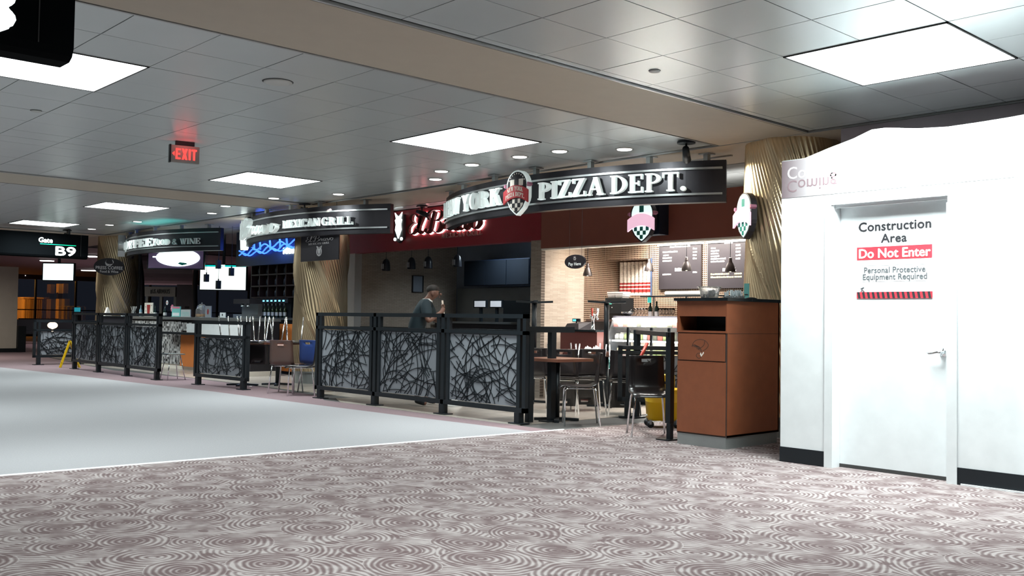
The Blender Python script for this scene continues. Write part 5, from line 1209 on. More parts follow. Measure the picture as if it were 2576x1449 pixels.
# oval coffee sign before the far column
c = at(275, 671, Y=24.55); F = Fr(c, radians(-20)); t = oval(F, 'dark oval sign reading Press Coffee on the farthest column', .36, .215, loc=c)
text(MB(), 'PRESS COFFEE', F, 0, -.065, width=.62, height=.075, w1=.004, bold=.003).build('lettering', m_print_lgrey, t)
text(MB(), 'Food & Wine', F, 0, -.15, width=.42, height=.06, w1=.004, bold=.002).build('lettering', m_print_lgrey, t)
mb = MB()
for sx in (-1, 1):
    P = smooth([(sx*.005, .04), (sx*.06, .055), (sx*.09, .11), (sx*.06, .18)], 5)
    for i in range(len(P)-1):
        wd = .028*(1-i/len(P)); a, b = P[i], P[i+1]; mb.prism(F, [(a[0]-wd*.7, a[1]-wd), (b[0]-wd*.7, b[1]-wd), (b[0]+wd*.7, b[1]+wd), (a[0]+wd*.7, a[1]+wd)], 0, .004)
mb.build('horn_emblem', m_print_lgrey, t)
MB().bar(F(0, 0, -.03), Vector((9.53, 25.3, c.z)), .05, .05).build('bracket', m_black, t)

# ================================================================ COFFEE BAR
struct(MB().box(11.3, 16.32, 0, 11.4, 21.2, CEIL-.01), 'wall_bar_back', m_navy)
struct(MB().box(10.78, 16.12, 0, 11.4, 16.32, CEIL-.01), 'wall_bar_side', m_navy)
# neon sign band
t = thing('neon_sign', 'blue glowing wavy neon sign with white word, behind the middle column', 'sign', (10.6, 18.5, 2.7))
y0, y1 = at(600, 630, X=10.6).y, at(740, 630, X=10.6).y
MB().box(10.62, y1-.6, 2.35, 10.75, y0+.15, 3.15).build('sign_board', m_navy, t)
f = FX(10.6, 0, 0)
for k, (z, am) in enumerate(((2.60, .04), (2.64, .06), (2.72, .05))):
    P = [f(-y0+.1+i*.06, z+am*sin(i*.55+k*1.7)+.002*i, .03) for i in range(int((y0-y1+.2)/.06))]
    MB().tube(P, .016, 8).build('neon_tube', m_blueneon, t, True)
for px in (640, 655, 680, 705, 722):
    p = at(px, 610, X=10.58); MB().tube([f(-p.y, 2.70, .02), f(-p.y+.05, 2.80, .05), f(-p.y-.01, 2.90, .03)], .022, 8).build('neon_curl', m_blueneon, t, True)
pz = at(712, 638, X=10.58); text(MB(), 'FOOD', f, -pz.y, pz.z, size=.17, center=False, w1=.02, bold=.012).build('lettering', m_whitehalo, t)
point('neon_light', (10.35, y1+.8, 2.6), 5, (.08, .22, 1), .2); area('screen_glow', (8.55, 20.5, 2.88), .5, 3.2, (.04, .95, .85), 120, (pi, 0, 0), 1.7)  # cyan area light is added, stands in for the screens' reflection on the ceiling
# wine cubby shelf
t = thing('wine_shelf', 'dark brown wine cubby shelf left of the middle column', 'shelf', (11, 19.4, 1.6))
y0, y1 = at(632, 700, X=10.9).y, at(742, 700, X=10.9).y; m_dw = mat('dark_walnut', (.045, .02, .016), .5)
MB().box(11.2, y1, 1.62, 11.24, y0, 2.42).build('back', m_dw, t)
mb = MB()
for i in range(6):
    y = y0+(y1-y0)*i/5; MB().box(10.9, y-.015, 1.62, 11.2, y+.015, 2.42).build('divider', m_dw, t)
for z in (1.62, 1.88, 2.14, 2.40): MB().box(10.9, y1, z, 11.2, y0, z+.03).build('shelf_board', m_dw, t)
mbot = mat('bottle_grey', (.06, .07, .08), .2)
for i in range(5):
    for j in range(3):
        y = y0+(y1-y0)*(i+.5)/5; z = 1.651+.26*j
        o = MB().lathe([(.035, 0), (.035, .12), (.012, .16), (.012, .20)], (11.0, y, z), 10).build('wine_bottle', mbot, None, True); tag(o, 'dark wine bottle in the %s row of the cubby shelf, %s cubby' % (['bottom', 'middle', 'top'][j], ['leftmost', 'second', 'centre', 'fourth', 'rightmost'][i]), 'bottle', 'wine bottles in the cubby shelf')
# wine dispenser with blue lamps
t = thing('wine_dispenser', 'wine dispenser row with small blue lights and spouts', 'dispenser', (10.8, 19.2, 1.2))
y0, y1 = at(636, 770, X=10.7).y, at(722, 770, X=10.7).y
MB().box(10.8, y1, 1.18, 11.1, y0, 1.60).build('cabinet', m_black, t); MB().box(10.72, y1, 1.50, 10.8, y0, 1.60).build('hood', m_dark, t)
f = FX(10.72, 0, 0); mbl = mat('blue_lamp', (.1, .5, 1), .4, emit=(.12, .62, 1), es=4)
for i in range(8):
    u = -y0+.07+i*(y0-y1-.12)/8
    MB().prism(f, R_(u, 1.535, u+.075, 1.565), 0, .004).build('blue_lamp', mbl, t)
    MB().tube([(10.74, -u-.035, 1.50), (10.74, -u-.035, 1.44)], .01, 6).build('spout', m_chrome, t, True)
    o = MB().lathe([(.036, 0), (.036, .17), (.013, .21), (.013, .26)], (10.765, -u-.035, 1.181), 10).build('wine_bottle', mat('bottle_green2', (.03, .05, .02), .15), None, True)
    tag(o, '%s bottle from the left under the blue lights of the wine dispenser' % ['first', 'second', 'third', 'fourth', 'fifth', 'sixth', 'seventh', 'last'][i], 'bottle', 'bottles in the wine dispenser')
    q = MB().lathe([(.0366, .04), (.0366, .12)], (10.765, -u-.035, 1.181), 10, cap=False).build('bottle_label', m_paper, o, True)
# bar under it with orange panels
t = thing('bar_counter', 'bar counter with black front, orange end panel by the column', 'counter', (10.6, 19, 0))
y0, y1 = 20.0, 16.9
MB().box(10.5, y1, 0, 11.15, y0, 1.13).build('body', m_black, t); MB().box(10.45, y1, 1.13, 11.2, y0, 1.178).build('worktop', m_steel, t)
ya, yb = at(703, 850, X=10.3).y, at(740, 850, X=10.3).y
MB().box(10.3, yb, .07, 10.5, ya, 1.05).build('orange_panel', m_orange, t)
# coffee counter
t = thing('coffee_counter', 'coffee counter with grey top, speckled mosaic front and orange panel', 'counter', (9.6, 20.5, 0))
X = 9.3; y0, y1 = 24.35, at(628, 800, X=X).y
MB().box(X-.05, y1, 1.10, X+.7, y0, 1.16).build('worktop', m_alu, t)
MB().box(X+.04, y1, .10, X+.66, y0, 1.10).build('body', m_dark, t)
ya, yb = at(410, 820, X=X).y, at(455, 820, X=X).y
MB().box(X, yb, .10, X+.04, y0, 1.06).build('mosaic_front', m_bwmos, t)
MB().box(X, at(478, 820, X=X).y, .86, X+.04, yb, 1.04).build('mosaic_front', m_bwmos, t)
MB().box(X-.02, at(620, 820, X=X).y, .80, X+.04, at(472, 820, X=X).y, 1.02).build('white_panel', m_white, t)
MB().box(X-.04, at(512, 850, X=X).y, .08, X+.04, at(459, 850, X=X).y, .80).build('orange_panel', m_orange, t)
MB().box(X+.02, y1, 0, X+.6, y0, .10).build('plinth', m_cream, t)
MB().box(X-.25, at(500, 840, X=X).y, .78, X-.05, at(430, 840, X=X).y, .83).build('low_shelf', m_black, t)
# things standing on the coffee counter
zc = 1.161
def on_counter(px, X=9.55): return at(px, 795, X=X).y
def card(name, label, px0, px1, z1, m, X=9.5, extra=None, cat='card'):
    ya, yb = at(px0, 790, X=X).y, at(px1, 790, X=X).y; t = thing(name, label, cat, (X, (ya+yb)/2, zc))
    MB().box(X, yb, zc, X+.02, ya, zc+z1).build('sheet', m, t); MB().box(X-.03, yb+.02, zc, X+.06, ya-.02, zc+.01).build('foot', m_clear, t)
    if extra: extra(FX(X, (ya+yb)/2, zc), t, ya-yb, z1)
    return t
card('menu_card', 'cream drinks card with dark cup picture on coffee counter', 363, 384, .33, m_cream, extra=lambda F, t, w, h: [MB().prism(F, [(-w*.2, h*.85), (w*.2, h*.85), (w*.14, h*.2), (-w*.14, h*.2)], 0, .003).build('cup_picture', m_maroon, t)]+[MB().prism(F, R_(a*w-.012, b*h-.012, a*w+.012, b*h+.012), 0, .003).build('bean_picture', m_groutdark, t) for a, b in ((-.35, .7), (.35, .8), (-.3, .4), (.35, .3))])
card('teal_card', 'teal and pink notice card standing on coffee counter', 432, 453, .24, m_teal, extra=lambda F, t, w, h: [MB().prism(F, R_(-w*.45, h*.8, w*.45, h*.97), 0, .003).build('pink_header', m_pink, t), MB().prism(F, R_(-w*.4, h*.1, w*.4, h*.4), 0, .003).build('print_block', m_white, t)])
card('white_card', 'pale grey price card standing right of the teal card', 455, 478, .17, mat('pale_card', (.55, .6, .6), .6), extra=lambda F, t, w, h: [MB().prism(F, R_(-w*.4, h*(.2+.2*k), w*.4, h*(.25+.2*k)), 0, .003).build('print_line', m_teal, t) for k in range(3)])
card('poster_card', 'framed card with red picture beside glass dome', 516, 530, .25, mat('dim_card', (.3, .32, .36), .6), extra=lambda F, t, w, h: MB().prism(F, [(.04*cos(a*.5), h*.5+.06*sin(a*.5)) for a in range(13)], 0, .003).build('picture', m_maroon, t))
card('tilted_card', 'white card with small picture near the right end of counter', 553, 566, .11, m_white, extra=lambda F, t, w, h: MB().prism(F, R_(-.02, .04, .02, .08), 0, .003).build('picture', m_print_black, t))
def straws(px, label):
    y = on_counter(px); t = thing('straw_cup', label, 'straws', (9.5, y, zc)); MB().lathe([(.05, 0), (.06, .12), (.055, .12), (.045, .005)], (9.5, y, zc), 16).build('cup', m_clear, t, True)
    mb = MB(); r_ = random.Random(2)
    for i in range(16): dx, dy = r_.uniform(-.09, .09), r_.uniform(-.16, .16); mb.tube([(9.5, y, zc+.01), (9.5+dx, y+dy, zc+.24)], .007, 5)
    mb.build('straws', m_paper, t, kind='stuff')
straws(341, 'clear cup of white straws fanned out on coffee counter')
cs = [at(252, 800, D=22.6), at(326, 800, D=22.6)]; t = thing('side_stand', 'dark side stand in front of the far column, behind railing', 'stand', ((cs[0].x+cs[1].x)/2, (cs[0].y+cs[1].y)/2, 0))
MB().bar((cs[0].x, cs[0].y, .57), (cs[1].x, cs[1].y, .57), .35, 1.14).build('body', m_dark, t); MB().bar((cs[0].x, cs[0].y, 1.15), (cs[1].x, cs[1].y, 1.15), .4, .021).build('top', m_blackstone, t)
for px, h_, m, lb in ((270, .20, m_cream, 'tall folded white paper standing before the far column'), (313, .07, m_white, 'small white label holder on the counter by straw cup')):
    q = at(px, 795, D=22.6); y = q.y; x = q.x; mb = MB(); w2 = .07 if h_ > .1 else .045
    mb.add([(x-.07, y-w2, zc), (x-.07, y+w2, zc), (x+.07, y+w2, zc), (x+.07, y-w2, zc), (x-.01, y-w2*.5, zc+h_), (x-.01, y+w2*.6, zc+h_), (x+.01, y+w2*.6, zc+h_), (x+.01, y-w2*.5, zc+h_)], [(0, 1, 5, 4), (2, 3, 7, 6), (0, 4, 7, 3), (1, 2, 6, 5), (4, 5, 6, 7), (0, 3, 2, 1)])
    tag(mb.build('folded_paper', m), lb, 'paper')
for px, m, lb in ((354, mat('blue_bottle', (.3, .5, .6), .2), 'small pale blue bottle left of the cream drinks card'), (390, m_paper, 'dark syrup bottle with white label right of the cream drinks card'), (415, m_paper, 'dark syrup bottle with white label left of the pink badge')):
    y = on_counter(px); t = thing('syrup_bottle', lb, 'bottle', (9.55, y, zc)); MB().lathe([(.04, 0), (.04, .15), (.013, .2), (.013, .27)], (9.55, y, zc), 12).build('glass', m if px == 354 else mat('bottle_dark', (.01, .03, .025), .1), t, True)
    MB().lathe([(.0405, .03), (.0405, .10)], (9.55, y, zc), 12, cap=False).build('bottle_label', m_paper, t, True)
for px, z, m, lb, r in ((415, .33, m_white, 'round white badge with red centre above the counter', .055), (428, .20, m_pink, 'pink flower-shaped badge on the counter', .08)):
    y = on_counter(px); t = thing('round_badge', lb, 'badge', (9.6, y, zc)); F = FX(9.6, y, zc+z)
    MB().prism(F, [(r*(1+(.12*sin(8*a) if m is m_pink else 0))*cos(a), r*(1+(.12*sin(8*a) if m is m_pink else 0))*sin(a)) for a in [2*pi*i/48 for i in range(48)]], 0, .01).build('badge_face', m, t)
    MB().prism(F, [(r*.35*cos(2*pi*i/16), r*.35*sin(2*pi*i/16)) for i in range(16)], .01, .013).build('badge_centre', m_redpl if m is m_white else m_white, t)
    MB().tube([(9.61, y, zc), (9.61, y, zc+z)], .004, 6).build('stick', m_black, t)
y = on_counter(507); t = thing('cake_dome', 'clear glass cake dome with orange pastries on coffee counter', 'dome', (9.55, y, zc))
MB().lathe([(.14, 0), (.14, .012)], (9.55, y, zc), 24).build('plate', m_chrome, t); MB().lathe([(.13, .012), (.13, .15), (.10, .24), (.05, .285), (.012, .30), (.012, .33)], (9.55, y, zc), 24, cap=False).build('dome', m_clear, t, True)
mb = MB()
for i in range(7): mb.ball((9.55+.07*cos(i*.9), y+.07*sin(i*.9), zc+.04), .035, 8)
mb.build('pastries', mat('pastry', (.6, .3, .08), .6), t, True, kind='stuff')
t = thing('espresso_machine', 'dark steel espresso machine frame behind counter', 'machine', (9.9, on_counter(590), zc)); y0, y1 = on_counter(572), on_counter(612)
MB().box(9.68, y1, zc, 9.98, y0, zc+.08).build('drip_tray', m_steel, t); MB().box(9.68, y1, zc+.30, 9.98, y0, zc+.40).build('head', m_dark, t); MB().box(9.88, y1, zc+.08, 9.98, y0, zc+.30).build('back', m_steel, t)
for k in range(2): MB().tube([(9.76, y1+.2+.25*k, zc+.30), (9.76, y1+.2+.25*k, zc+.24)], .035, 12).build('group_head', m_chrome, t, True)
# screens above the counter
t, F, w_, h_ = screen('menu_screen', 'large bright menu screen above the coffee counter', 503, 668, 619, 728, 23.5, m_screen2, ang=0)
MB().prism(F, R_(0, h_-.04, w_, h_), .004, .006).build('teal_header', mat('teal_glow', (0, .5, .5), .4, emit=(0, .55, .5), es=1), t)
text(MB(), 'COFFEE', F, w_*.45, h_-.032, width=.2, w0=.006, w1=.008).build('lettering', m_whitehalo, t)
for px, pyt, pyb, lb in ((519, 690, 709, 'left small square black lamp before the menu screen'), (549, 706, 727, 'lower middle small square black lamp before the menu screen'), (549, 655, 676, 'upper middle small square black lamp at the menu screen top'), (582, 674, 694, 'right small square black lamp before the menu screen')):
    p = at(px, pyb, D=21.4); q = at(px, pyt, D=21.4); t = thing('square_pendant', lb, 'lamp', p)
    MB().box(p.x-.045, p.y-.045, p.z, p.x+.045, p.y+.045, q.z).build('shade', m_black, t); MB().tube([(p.x, p.y, q.z), (p.x, p.y, CEIL-.015)], .004, 6).build('cord', m_black, t); MB().tube([(p.x, p.y, q.z), (p.x, p.y, q.z+.04)], .015, 8).build('cap', m_black, t)
t, F, w_, h_ = screen('logo_panel', 'purple panel with glowing white oval under the coffee sign', 373, 628, 512, 674, 22.9, m_purple)
MB().prism(F, [(w_*.54+w_*.40*cos(2*pi*i/40), h_*.56+h_*.46*max(-1, min(.85, sin(2*pi*i/40)))) for i in range(40)], .004, .02).build('glowing_oval', m_screen, t)
MB().prism(F, R_(w_*.08, h_*.55, w_*.16, h_*.62), .004, .02).build('oval_tip', m_screen, t)
MB().prism(F, [(w_*.54, h_*.25), (w_*.58, h_*.32), (w_*.70, h_*.28), (w_*.71, h_*.22), (w_*.62, h_*.16)], .02, .024).build('green_leaf', mat('leaf_green', (.0, .45, .3), .5), t)
# airline booth behind
a = at(363, 745, D=30); b = at(441, 722, D=30); t = thing('airline_booth', 'grey airline counter booth with lettered header, behind the coffee bar', 'booth', (a.x, a.y, 0)); F = Fr(a, CAMA); w_ = (b-a).to_2d().length
MB().prism(F, R_(0, 0, w_, b.z-a.z), -.25, 0).build('header', mat('booth_grey', (.62, .64, .62), .6), t)
text(MB(), 'US AIRWAYS', F, w_*.54, .09, width=w_*.56, height=.13, w1=.01, bold=.004).build('lettering', m_print_grey, t)
MB().prism(F, R_(w_*.20, .08, w_*.24, .2), 0, .01).build('flag_symbol', m_print_grey, t)
for u in (.04, w_*.5, w_-.04): MB().prism(F, R_(u-.04, -a.z, u+.04, 0), -.2, -.1).build('post', m_grey, t)
MB().prism(F, R_(0, -a.z, w_, -.75), -.2, -.02).build('desk', mat('booth_dark', (.08, .08, .10), .6), t)
a = at(443, 800, D=29.5); b = at(487, 716, D=29.5); F = Fr(a, CAMA); w_ = (b-a).to_2d().length; t = thing('grey_partition', 'tall plain grey partition right of the airline booth', 'partition', (a.x, a.y, 0))
MB().prism(F, R_(0, -a.z, w_, b.z-a.z), -.1, 0).build('panel', mat('partition_grey', (.18, .17, .20), .7), t)
MB().prism(F, R_(w_*.5, .3, w_*.75, .36), 0, .01).build('handle', m_print_black, t)
# pair of curved dark posts and the vault behind
for pts, lb in ((((357, 860), (357, 720), (352, 665), (346, 630)), 'left curved dark post behind the coffee counter'), (((492, 800), (490, 740), (492, 690), (500, 640)), 'right curved dark post behind the coffee counter')):
    P = smooth([tuple(at(px, py, D=27.2)) for px, py in pts], 4); P[0] = (P[0][0], P[0][1], 0.0) if P[0][2] < .7 else P[0]
    P = [(P[0][0], P[0][1], 0)]+P[1:]+[(P[-1][0], P[-1][1], CEIL-.02)]
    o = MB().tube(P, .07, 10).build('curved_post', m_dark, None, True); tag(o, lb, 'post')
vs = []; fs = []; A = at(330, 700, D=33); B = at(505, 700, D=33)
for i in range(13):
    th = pi*i/12-pi/2+.2
    for e_, p in enumerate((A, B)): vs.append((p.x-DX*.9*cos(th), p.y-DY*.9*cos(th), 2.75+.55*sin(th)))
for i in range(12): fs.append((2*i, 2*i+1, 2*i+3, 2*i+2))
mb = MB(); mb.add(vs, fs); o = mb.build('curved_bulkhead', mat('bulkhead_mauve', (.30, .26, .30), .35)); o['kind'] = 'structure'; o.name = 'wall_curved_bulkhead'
# dark curtain strip right of the far column
a = at(330, 860, D=26.2); b = at(350, 640, D=26.2); F = Fr(a, CAMA); w_ = (b-a).to_2d().length
tag(MB().prism(F, R_(-.1, -a.z, w_, CEIL-.02-a.z), -.05, 0).build('dark_panel', mat('slate_blue', (.03, .045, .06), .5)), 'tall slate blue panel beside the farthest gold column', 'panel')

# ================================================================ FAR HALL
YF = 53.5
for i, (px0, px1, py) in enumerate(((100, 128, 657), (218, 240, 644), (204, 240, 681), (195, 235, 704), (44, 64, 697), (346, 372, 671))):
    D = 2440*(CEIL-1.2)/(795-py) if py < 790 else 50
    a = at(px0, py, D=D); b = at(px1, py, D=D); w_ = (b-a).to_2d().length
    t = thing('strip_light', ['strip light above the hanging television', 'strip light left of the far column, highest', 'strip light left of the far column, middle', 'strip light left of the far column, lowest', 'strip light just right of the beige pier', 'strip light left of the purple panel'][i], 'light', (a.x, a.y, CEIL-.05))
    F = Fr((a.x, a.y, CEIL-.10), CAMA); MB().prism(F, R_(0, 0, w_, .03), -.25, 0).build('tube_cover', m_can, t); MB().prism(F, R_(-.02, .03, w_+.02, .08), -.27, .02).build('housing', m_white, t)
# window wall: dark glass with mullions, base and head
struct(MB().box(9, YF, 0, 34, YF+.2, .45), 'wall_far_base', m_dark)
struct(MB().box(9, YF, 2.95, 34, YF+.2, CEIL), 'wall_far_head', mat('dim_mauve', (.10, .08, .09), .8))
wn = bpy.data.objects.new('window_1', None); COL.objects.link(wn); wn['kind'] = 'structure'; wn.location = (18, YF, .45)
for x in range(10, 34, 2): MB().box(x-.04, YF-.05, .45, x+.04, YF+.1, 2.95).build('mullion', m_black, wn)
MB().box(9, YF+.04, .45, 34, YF+.05, 2.95).build('pane', mat('night_glass', (.9, .9, .95), .02, trans=1, alpha=.25), wn)
MB().box(9, YF-.06, 1.35, 34, YF-.02, 1.40).build('transom', m_black, wn)
struct(MB().box(-9, 57.9, 0, 9, 58, CEIL), 'wall_far_left', m_dark)
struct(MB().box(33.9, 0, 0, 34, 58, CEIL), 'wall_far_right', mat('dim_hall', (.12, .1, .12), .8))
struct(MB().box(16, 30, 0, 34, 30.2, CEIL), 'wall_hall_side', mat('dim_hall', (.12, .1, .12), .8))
# outside: ribbed orange container and jet bridge
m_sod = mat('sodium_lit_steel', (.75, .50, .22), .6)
a = at(58, 822, Y=56.5); b = at(106, 752, Y=56.5); t = thing('ribbed_container', 'orange-lit ribbed container outside the far windows', 'container', (a.x, 56.5, 0))
MB().box(a.x, 56.5, -.1, b.x, 58.5, b.z).build('box', m_sod, t); n_ = 9
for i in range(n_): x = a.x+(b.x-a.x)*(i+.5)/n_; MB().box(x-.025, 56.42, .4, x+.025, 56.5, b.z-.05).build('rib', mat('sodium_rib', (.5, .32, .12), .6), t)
MB().box(a.x-.05, 56.4, b.z, b.x+.05, 58.5, b.z+.08).build('roof', m_sod, t)
a = at(146, 830, Y=56); b = at(163, 752, Y=56); t = thing('bridge_pillar', 'orange-lit jet bridge pillar outside far windows', 'pillar', (a.x, 56, 0)); c = at(148, 738, Y=56); d = at(160, 714, Y=56)
MB().box(a.x, 56, 0, b.x, 56.5, b.z).build('shaft', m_sod, t); MB().box(c.x, 56.1, b.z, d.x, 56.4, b.z+.35).build('neck', m_dark, t); MB().box(c.x, 56.05, c.z, d.x, 56.45, d.z).build('head', m_sod, t)
a = at(166, 832, Y=56.2); b = at(200, 770, Y=56.2); t = thing('baggage_cart', 'small orange-lit slatted cart outside far windows', 'cart', (a.x, 56.2, 0))
MB().box(a.x, 56.2, b.z-.05, b.x, 57, b.z).build('roof', m_sod, t); MB().box(a.x, 56.2, -.1, b.x, 57, .3).build('bed', m_sod, t)
for k in range(4): x = a.x+(b.x-a.x)*k/3; MB().box(x-.04, 56.2, .3, x+.04, 56.3, b.z-.05).build('slat', m_sod, t)
struct(MB().box(-20, 58.01, -.2, 60, 90, -.1), 'floor', m_dark)
# waiting chairs, dark rows before the far windows
for i, (px, D, lb) in enumerate(((70, 38, 'dark waiting bench nearest the beige pier'), (100, 46, 'dark waiting bench behind the far railing, left'), (150, 42, 'dark waiting bench behind the far railing, right'), (205, 38, 'dark waiting bench left of the far gold column'))):
    p = at(px, 860, D=D); t = thing('waiting_bench', lb, 'bench', (p.x, p.y, 0), 0, 'waiting benches by the far windows')
    MB().box(p.x-.9, p.y-.25, .38, p.x+.9, p.y+.25, .46).build('seat', m_black, t); MB().box(p.x-.9, p.y+.2, .46, p.x+.9, p.y+.28, .95).build('backrest', m_black, t)
    for x in (-.8, .8): MB().box(p.x+x-.03, p.y-.22, 0, p.x+x+.03, p.y+.22, .38).build('leg', m_steel, t)
p = at(132, 826, D=34); o = MB().ball((p.x, p.y, .78), .17, 12, (1, 1, .7)).lathe([(.03, 0), (.03, .66)], (p.x, p.y, .0), 10).build('table_lamp', mat('warm_lamp', (1, .8, .6), .4, emit=(1, .75, .5), es=2.5), None, True); tag(o, 'warm glowing round lamp beyond the far railing', 'lamp')
p = at(194, 780, D=34); t = thing('teal_monitor', 'small teal monitor left of the far column', 'monitor', (p.x, p.y, 0)); F = Fr(p, CAMA)
MB().prism(F, R_(-.10, -.06, .10, .09), -.03, 0).build('screen', mat('teal_screen', (.02, .3, .4), .4, emit=(.03, .4, .5), es=.6), t); MB().prism(F, R_(-.15, -p.z, .15, -.06), -.15, 0).build('kiosk', m_dark, t)
# yellow wet-floor stand
a = at(152, 925, Z=0); t = thing('wet_floor_stand', 'yellow folding wet floor stand left of the three-screen railing', 'floor sign', a)
tp = at(177, 858, X=a.x+.2)
for s_, m in ((0, m_yellow), (1, m_yellow)):
    base = a if s_ == 0 else at(201, 925, Z=0)
    h = MB(); d_ = Vector((-.01, .035, 0))
    h.bar(base-d_*.2, tp-d_*.2, .035, .02); h.bar(base+d_, tp+d_, .035, .02); h.bar(base-d_*.2+(tp-base)*.2, base+d_+(tp-base)*.2, .03, .02)
    h.bar(tp-d_*.2, tp+d_, .035, .03); h.build('leg_frame', m, t)
tag(MB().ball((8.0, 15.15, .01), .02, 6, (1.5, 1, .4)).build('litter_scrap', m_paper), 'tiny white scrap of paper on the mauve carpet edge', 'litter')

# ================================================================ WORKER
def skin_mesh(name, pts, edges, radii, m, parent, sub=2, root=0):
    me = bpy.data.meshes.new(name); me.from_pydata([tuple(p) for p in pts], edges, []); me.update()
    o = bpy.data.objects.new(name, me); COL.objects.link(o); o.parent = parent; me.materials.append(m)
    md = o.modifiers.new('skin', 'SKIN')
    for i, r in enumerate(radii):
        rr_ = r if isinstance(r, tuple) else (r, r); me.skin_vertices[0].data[i].radius = rr_; me.skin_vertices[0].data[i].use_root = (i == root)
    md.use_smooth_shade = True; s = o.modifiers.new('sub', 'SUBSURF'); s.levels = sub; s.render_levels = sub
    return o
pp = at(1062, 880, D=13.5); wk = thing('person', 'person in dark teal shirt bending over a mop handle behind the long railing', 'person', (pp.x, pp.y, 0), radians(A_R))
hipz = .94
J = {'pel': (-.06, 0, hipz), 'spine': (-.10, 0, 1.10), 'chest': (-.04, 0, 1.32), 'neck': (.07, 0, 1.47), 'headb': (.115, 0, 1.52), 'head': (.15, 0, 1.565), 'crown': (.15, 0, 1.63),
     'shr': (.05, -.18, 1.40), 'elr': (.10, -.27, 1.16), 'wrr': (.27, -.14, 1.30), 'har': (.30, -.10, 1.36),
     'shl': (.04, .18, 1.40), 'ell': (.16, .24, 1.18), 'wrl': (.30, .03, 1.20), 'hal': (.33, -.03, 1.22),
     'hr': (-.06, -.10, .90), 'kr': (.02, -.13, .50), 'ar': (-.06, -.13, .08), 'tr': (.09, -.14, .035),
     'hl': (-.06, .10, .90), 'kl': (.10, .13, .50), 'al': (.05, .13, .08), 'tl': (.20, .14, .035)}
rad = {'pel': (.10, .08), 'spine': (.09, .07), 'chest': (.10, .07), 'neck': .055, 'headb': .065, 'head': (.085, .10), 'crown': (.075, .08), 'shr': .062, 'elr': .042, 'wrr': .028, 'har': .036, 'shl': .062, 'ell': .042, 'wrl': .028, 'hal': .036,
       'hr': .088, 'kr': .058, 'ar': .038, 'tr': .034, 'hl': .088, 'kl': .058, 'al': .038, 'tl': .034}
ks = list(J); E_ = [('pel', 'spine'), ('spine', 'chest'), ('chest', 'neck'), ('neck', 'headb'), ('headb', 'head'), ('head', 'crown'), ('chest', 'shr'), ('shr', 'elr'), ('elr', 'wrr'), ('wrr', 'har'), ('chest', 'shl'), ('shl', 'ell'), ('ell', 'wrl'), ('wrl', 'hal'), ('pel', 'hr'), ('hr', 'kr'), ('kr', 'ar'), ('ar', 'tr'), ('pel', 'hl'), ('hl', 'kl'), ('kl', 'al'), ('al', 'tl')]
skin_mesh('body', [J[k] for k in ks], [(ks.index(a), ks.index(b)) for a, b in E_], [rad[k] for k in ks], m_skin, wk)
def lerp(a, b, t): return tuple(x+(y-x)*t for x, y in zip(J[a], J[b]))
sp = [J['pel'], J['spine'], J['chest'], lerp('chest', 'neck', .75), J['shr'], lerp('shr', 'elr', .8), J['shl'], lerp('shl', 'ell', .8)]
skin_mesh('shirt', sp, [(0, 1), (1, 2), (2, 3), (2, 4), (4, 5), (2, 6), (6, 7)], [(.17, .14), (.165, .14), (.19, .145), .09, .092, .07, .092, .07], m_shirt, wk)
tr = [J['pel'], J['hr'], J['kr'], lerp('kr', 'ar', .9), J['hl'], J['kl'], lerp('kl', 'al', .9)]
skin_mesh('trousers', tr, [(0, 1), (1, 2), (2, 3), (0, 4), (4, 5), (5, 6)], [(.15, .125), .102, .076, .062, .102, .076, .062], m_trouser, wk)
for s_, k in (('ar', 'tr'), ('al', 'tl')): skin_mesh('shoe', [lerp(s_, k, -.15), lerp(s_, k, .5), J[k]], [(0, 1), (1, 2)], [.045, .045, .04], m_black, wk, 1)
o = MB().ball((.135, 0, 1.612), .088, 14, (1.05, .86, .78)).build('hair', m_hair, None, True); o.parent = wk
o = MB().lathe([(.072, -.02), (.066, .03)], (.06, 0, 1.452), 18, cap=False).build('collar', m_paper, None, True); o.parent = wk
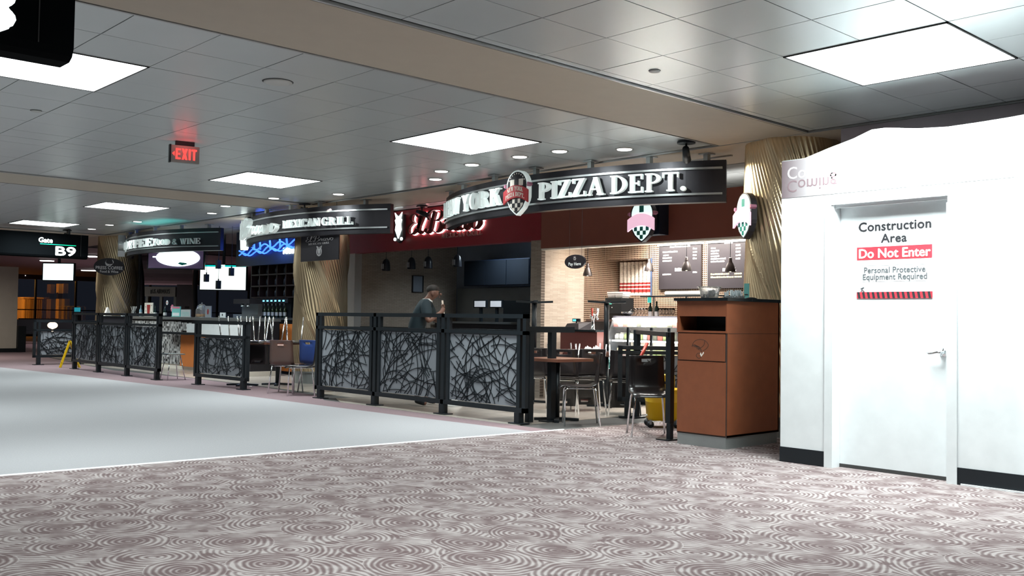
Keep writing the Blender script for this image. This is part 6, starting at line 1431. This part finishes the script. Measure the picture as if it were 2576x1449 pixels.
for nm, c, rr_, sq, m in (('nose', (.243, 0, 1.545), .016, (1.2, .8, 1.1), m_skin), ('eye', (.224, -.032, 1.568), .008, (1, 1, 1), m_hair), ('eye', (.224, .032, 1.568), .008, (1, 1, 1), m_hair),
    ('ear', (.14, -.09, 1.555), .024, (.8, .35, 1.2), m_skin), ('ear', (.14, .09, 1.555), .024, (.8, .35, 1.2), m_skin), ('mouth', (.228, 0, 1.505), .016, (.6, 1.4, .45), mat('lips', (.2, .07, .06), .5))):
    o = MB().ball(c, rr_, 8, sq).build(nm, m, None, True); o.parent = wk
# mop handle held in both hands, each finger curled round it
h0 = Vector((.275, -.10, 1.46)); h1 = Vector((.46, -.02, .04)); hdir = (h1-h0).normalized()
def fingers(hand, t_, sgn):
    c_ = h0+(h1-h0)*t_; a_ = hdir.orthogonal().normalized(); b_ = hdir.cross(a_)
    for k in range(4):
        base = c_+hdir*(.022*(k-1.5)); ln_ = (.9, 1, .95, .8)[k]; P = []
        for j in range(4):
            th = (-.6+j*.95*ln_)*sgn; P.append(base+(a_*cos(th)+b_*sin(th))*.026)
        skin_mesh('finger', [Vector(J[hand])*.35+P[0]*.65]+P, [(0, 1), (1, 2), (2, 3), (3, 4)], [.010, .009, .0085, .008, .007], m_skin, wk, 1)
    th = -1.6*sgn; skin_mesh('thumb', [Vector(J[hand]), c_+hdir*-.03+(a_*cos(th)+b_*sin(th))*.028, c_+hdir*-.05+(a_*cos(th+1)+b_*sin(th+1))*.026], [(0, 1), (1, 2)], [.013, .011, .009], m_skin, wk, 1)
fingers('har', .07, 1); fingers('hal', .17, -1)
mp_ = thing('mop', 'pale wooden mop handle held upright by the worker', 'mop', (pp.x, pp.y, 0), radians(A_R))
o = MB().tube([h0, h1], .013, 10).build('handle', mat('pale_handle', (.6, .5, .42), .5), None, True); o.parent = mp_
o = MB().lathe([(.02, .10), (.10, .03), (.13, .0)], (h1.x, h1.y, .0), 14).build('mop_head', m_paper, None, True); o.parent = mp_
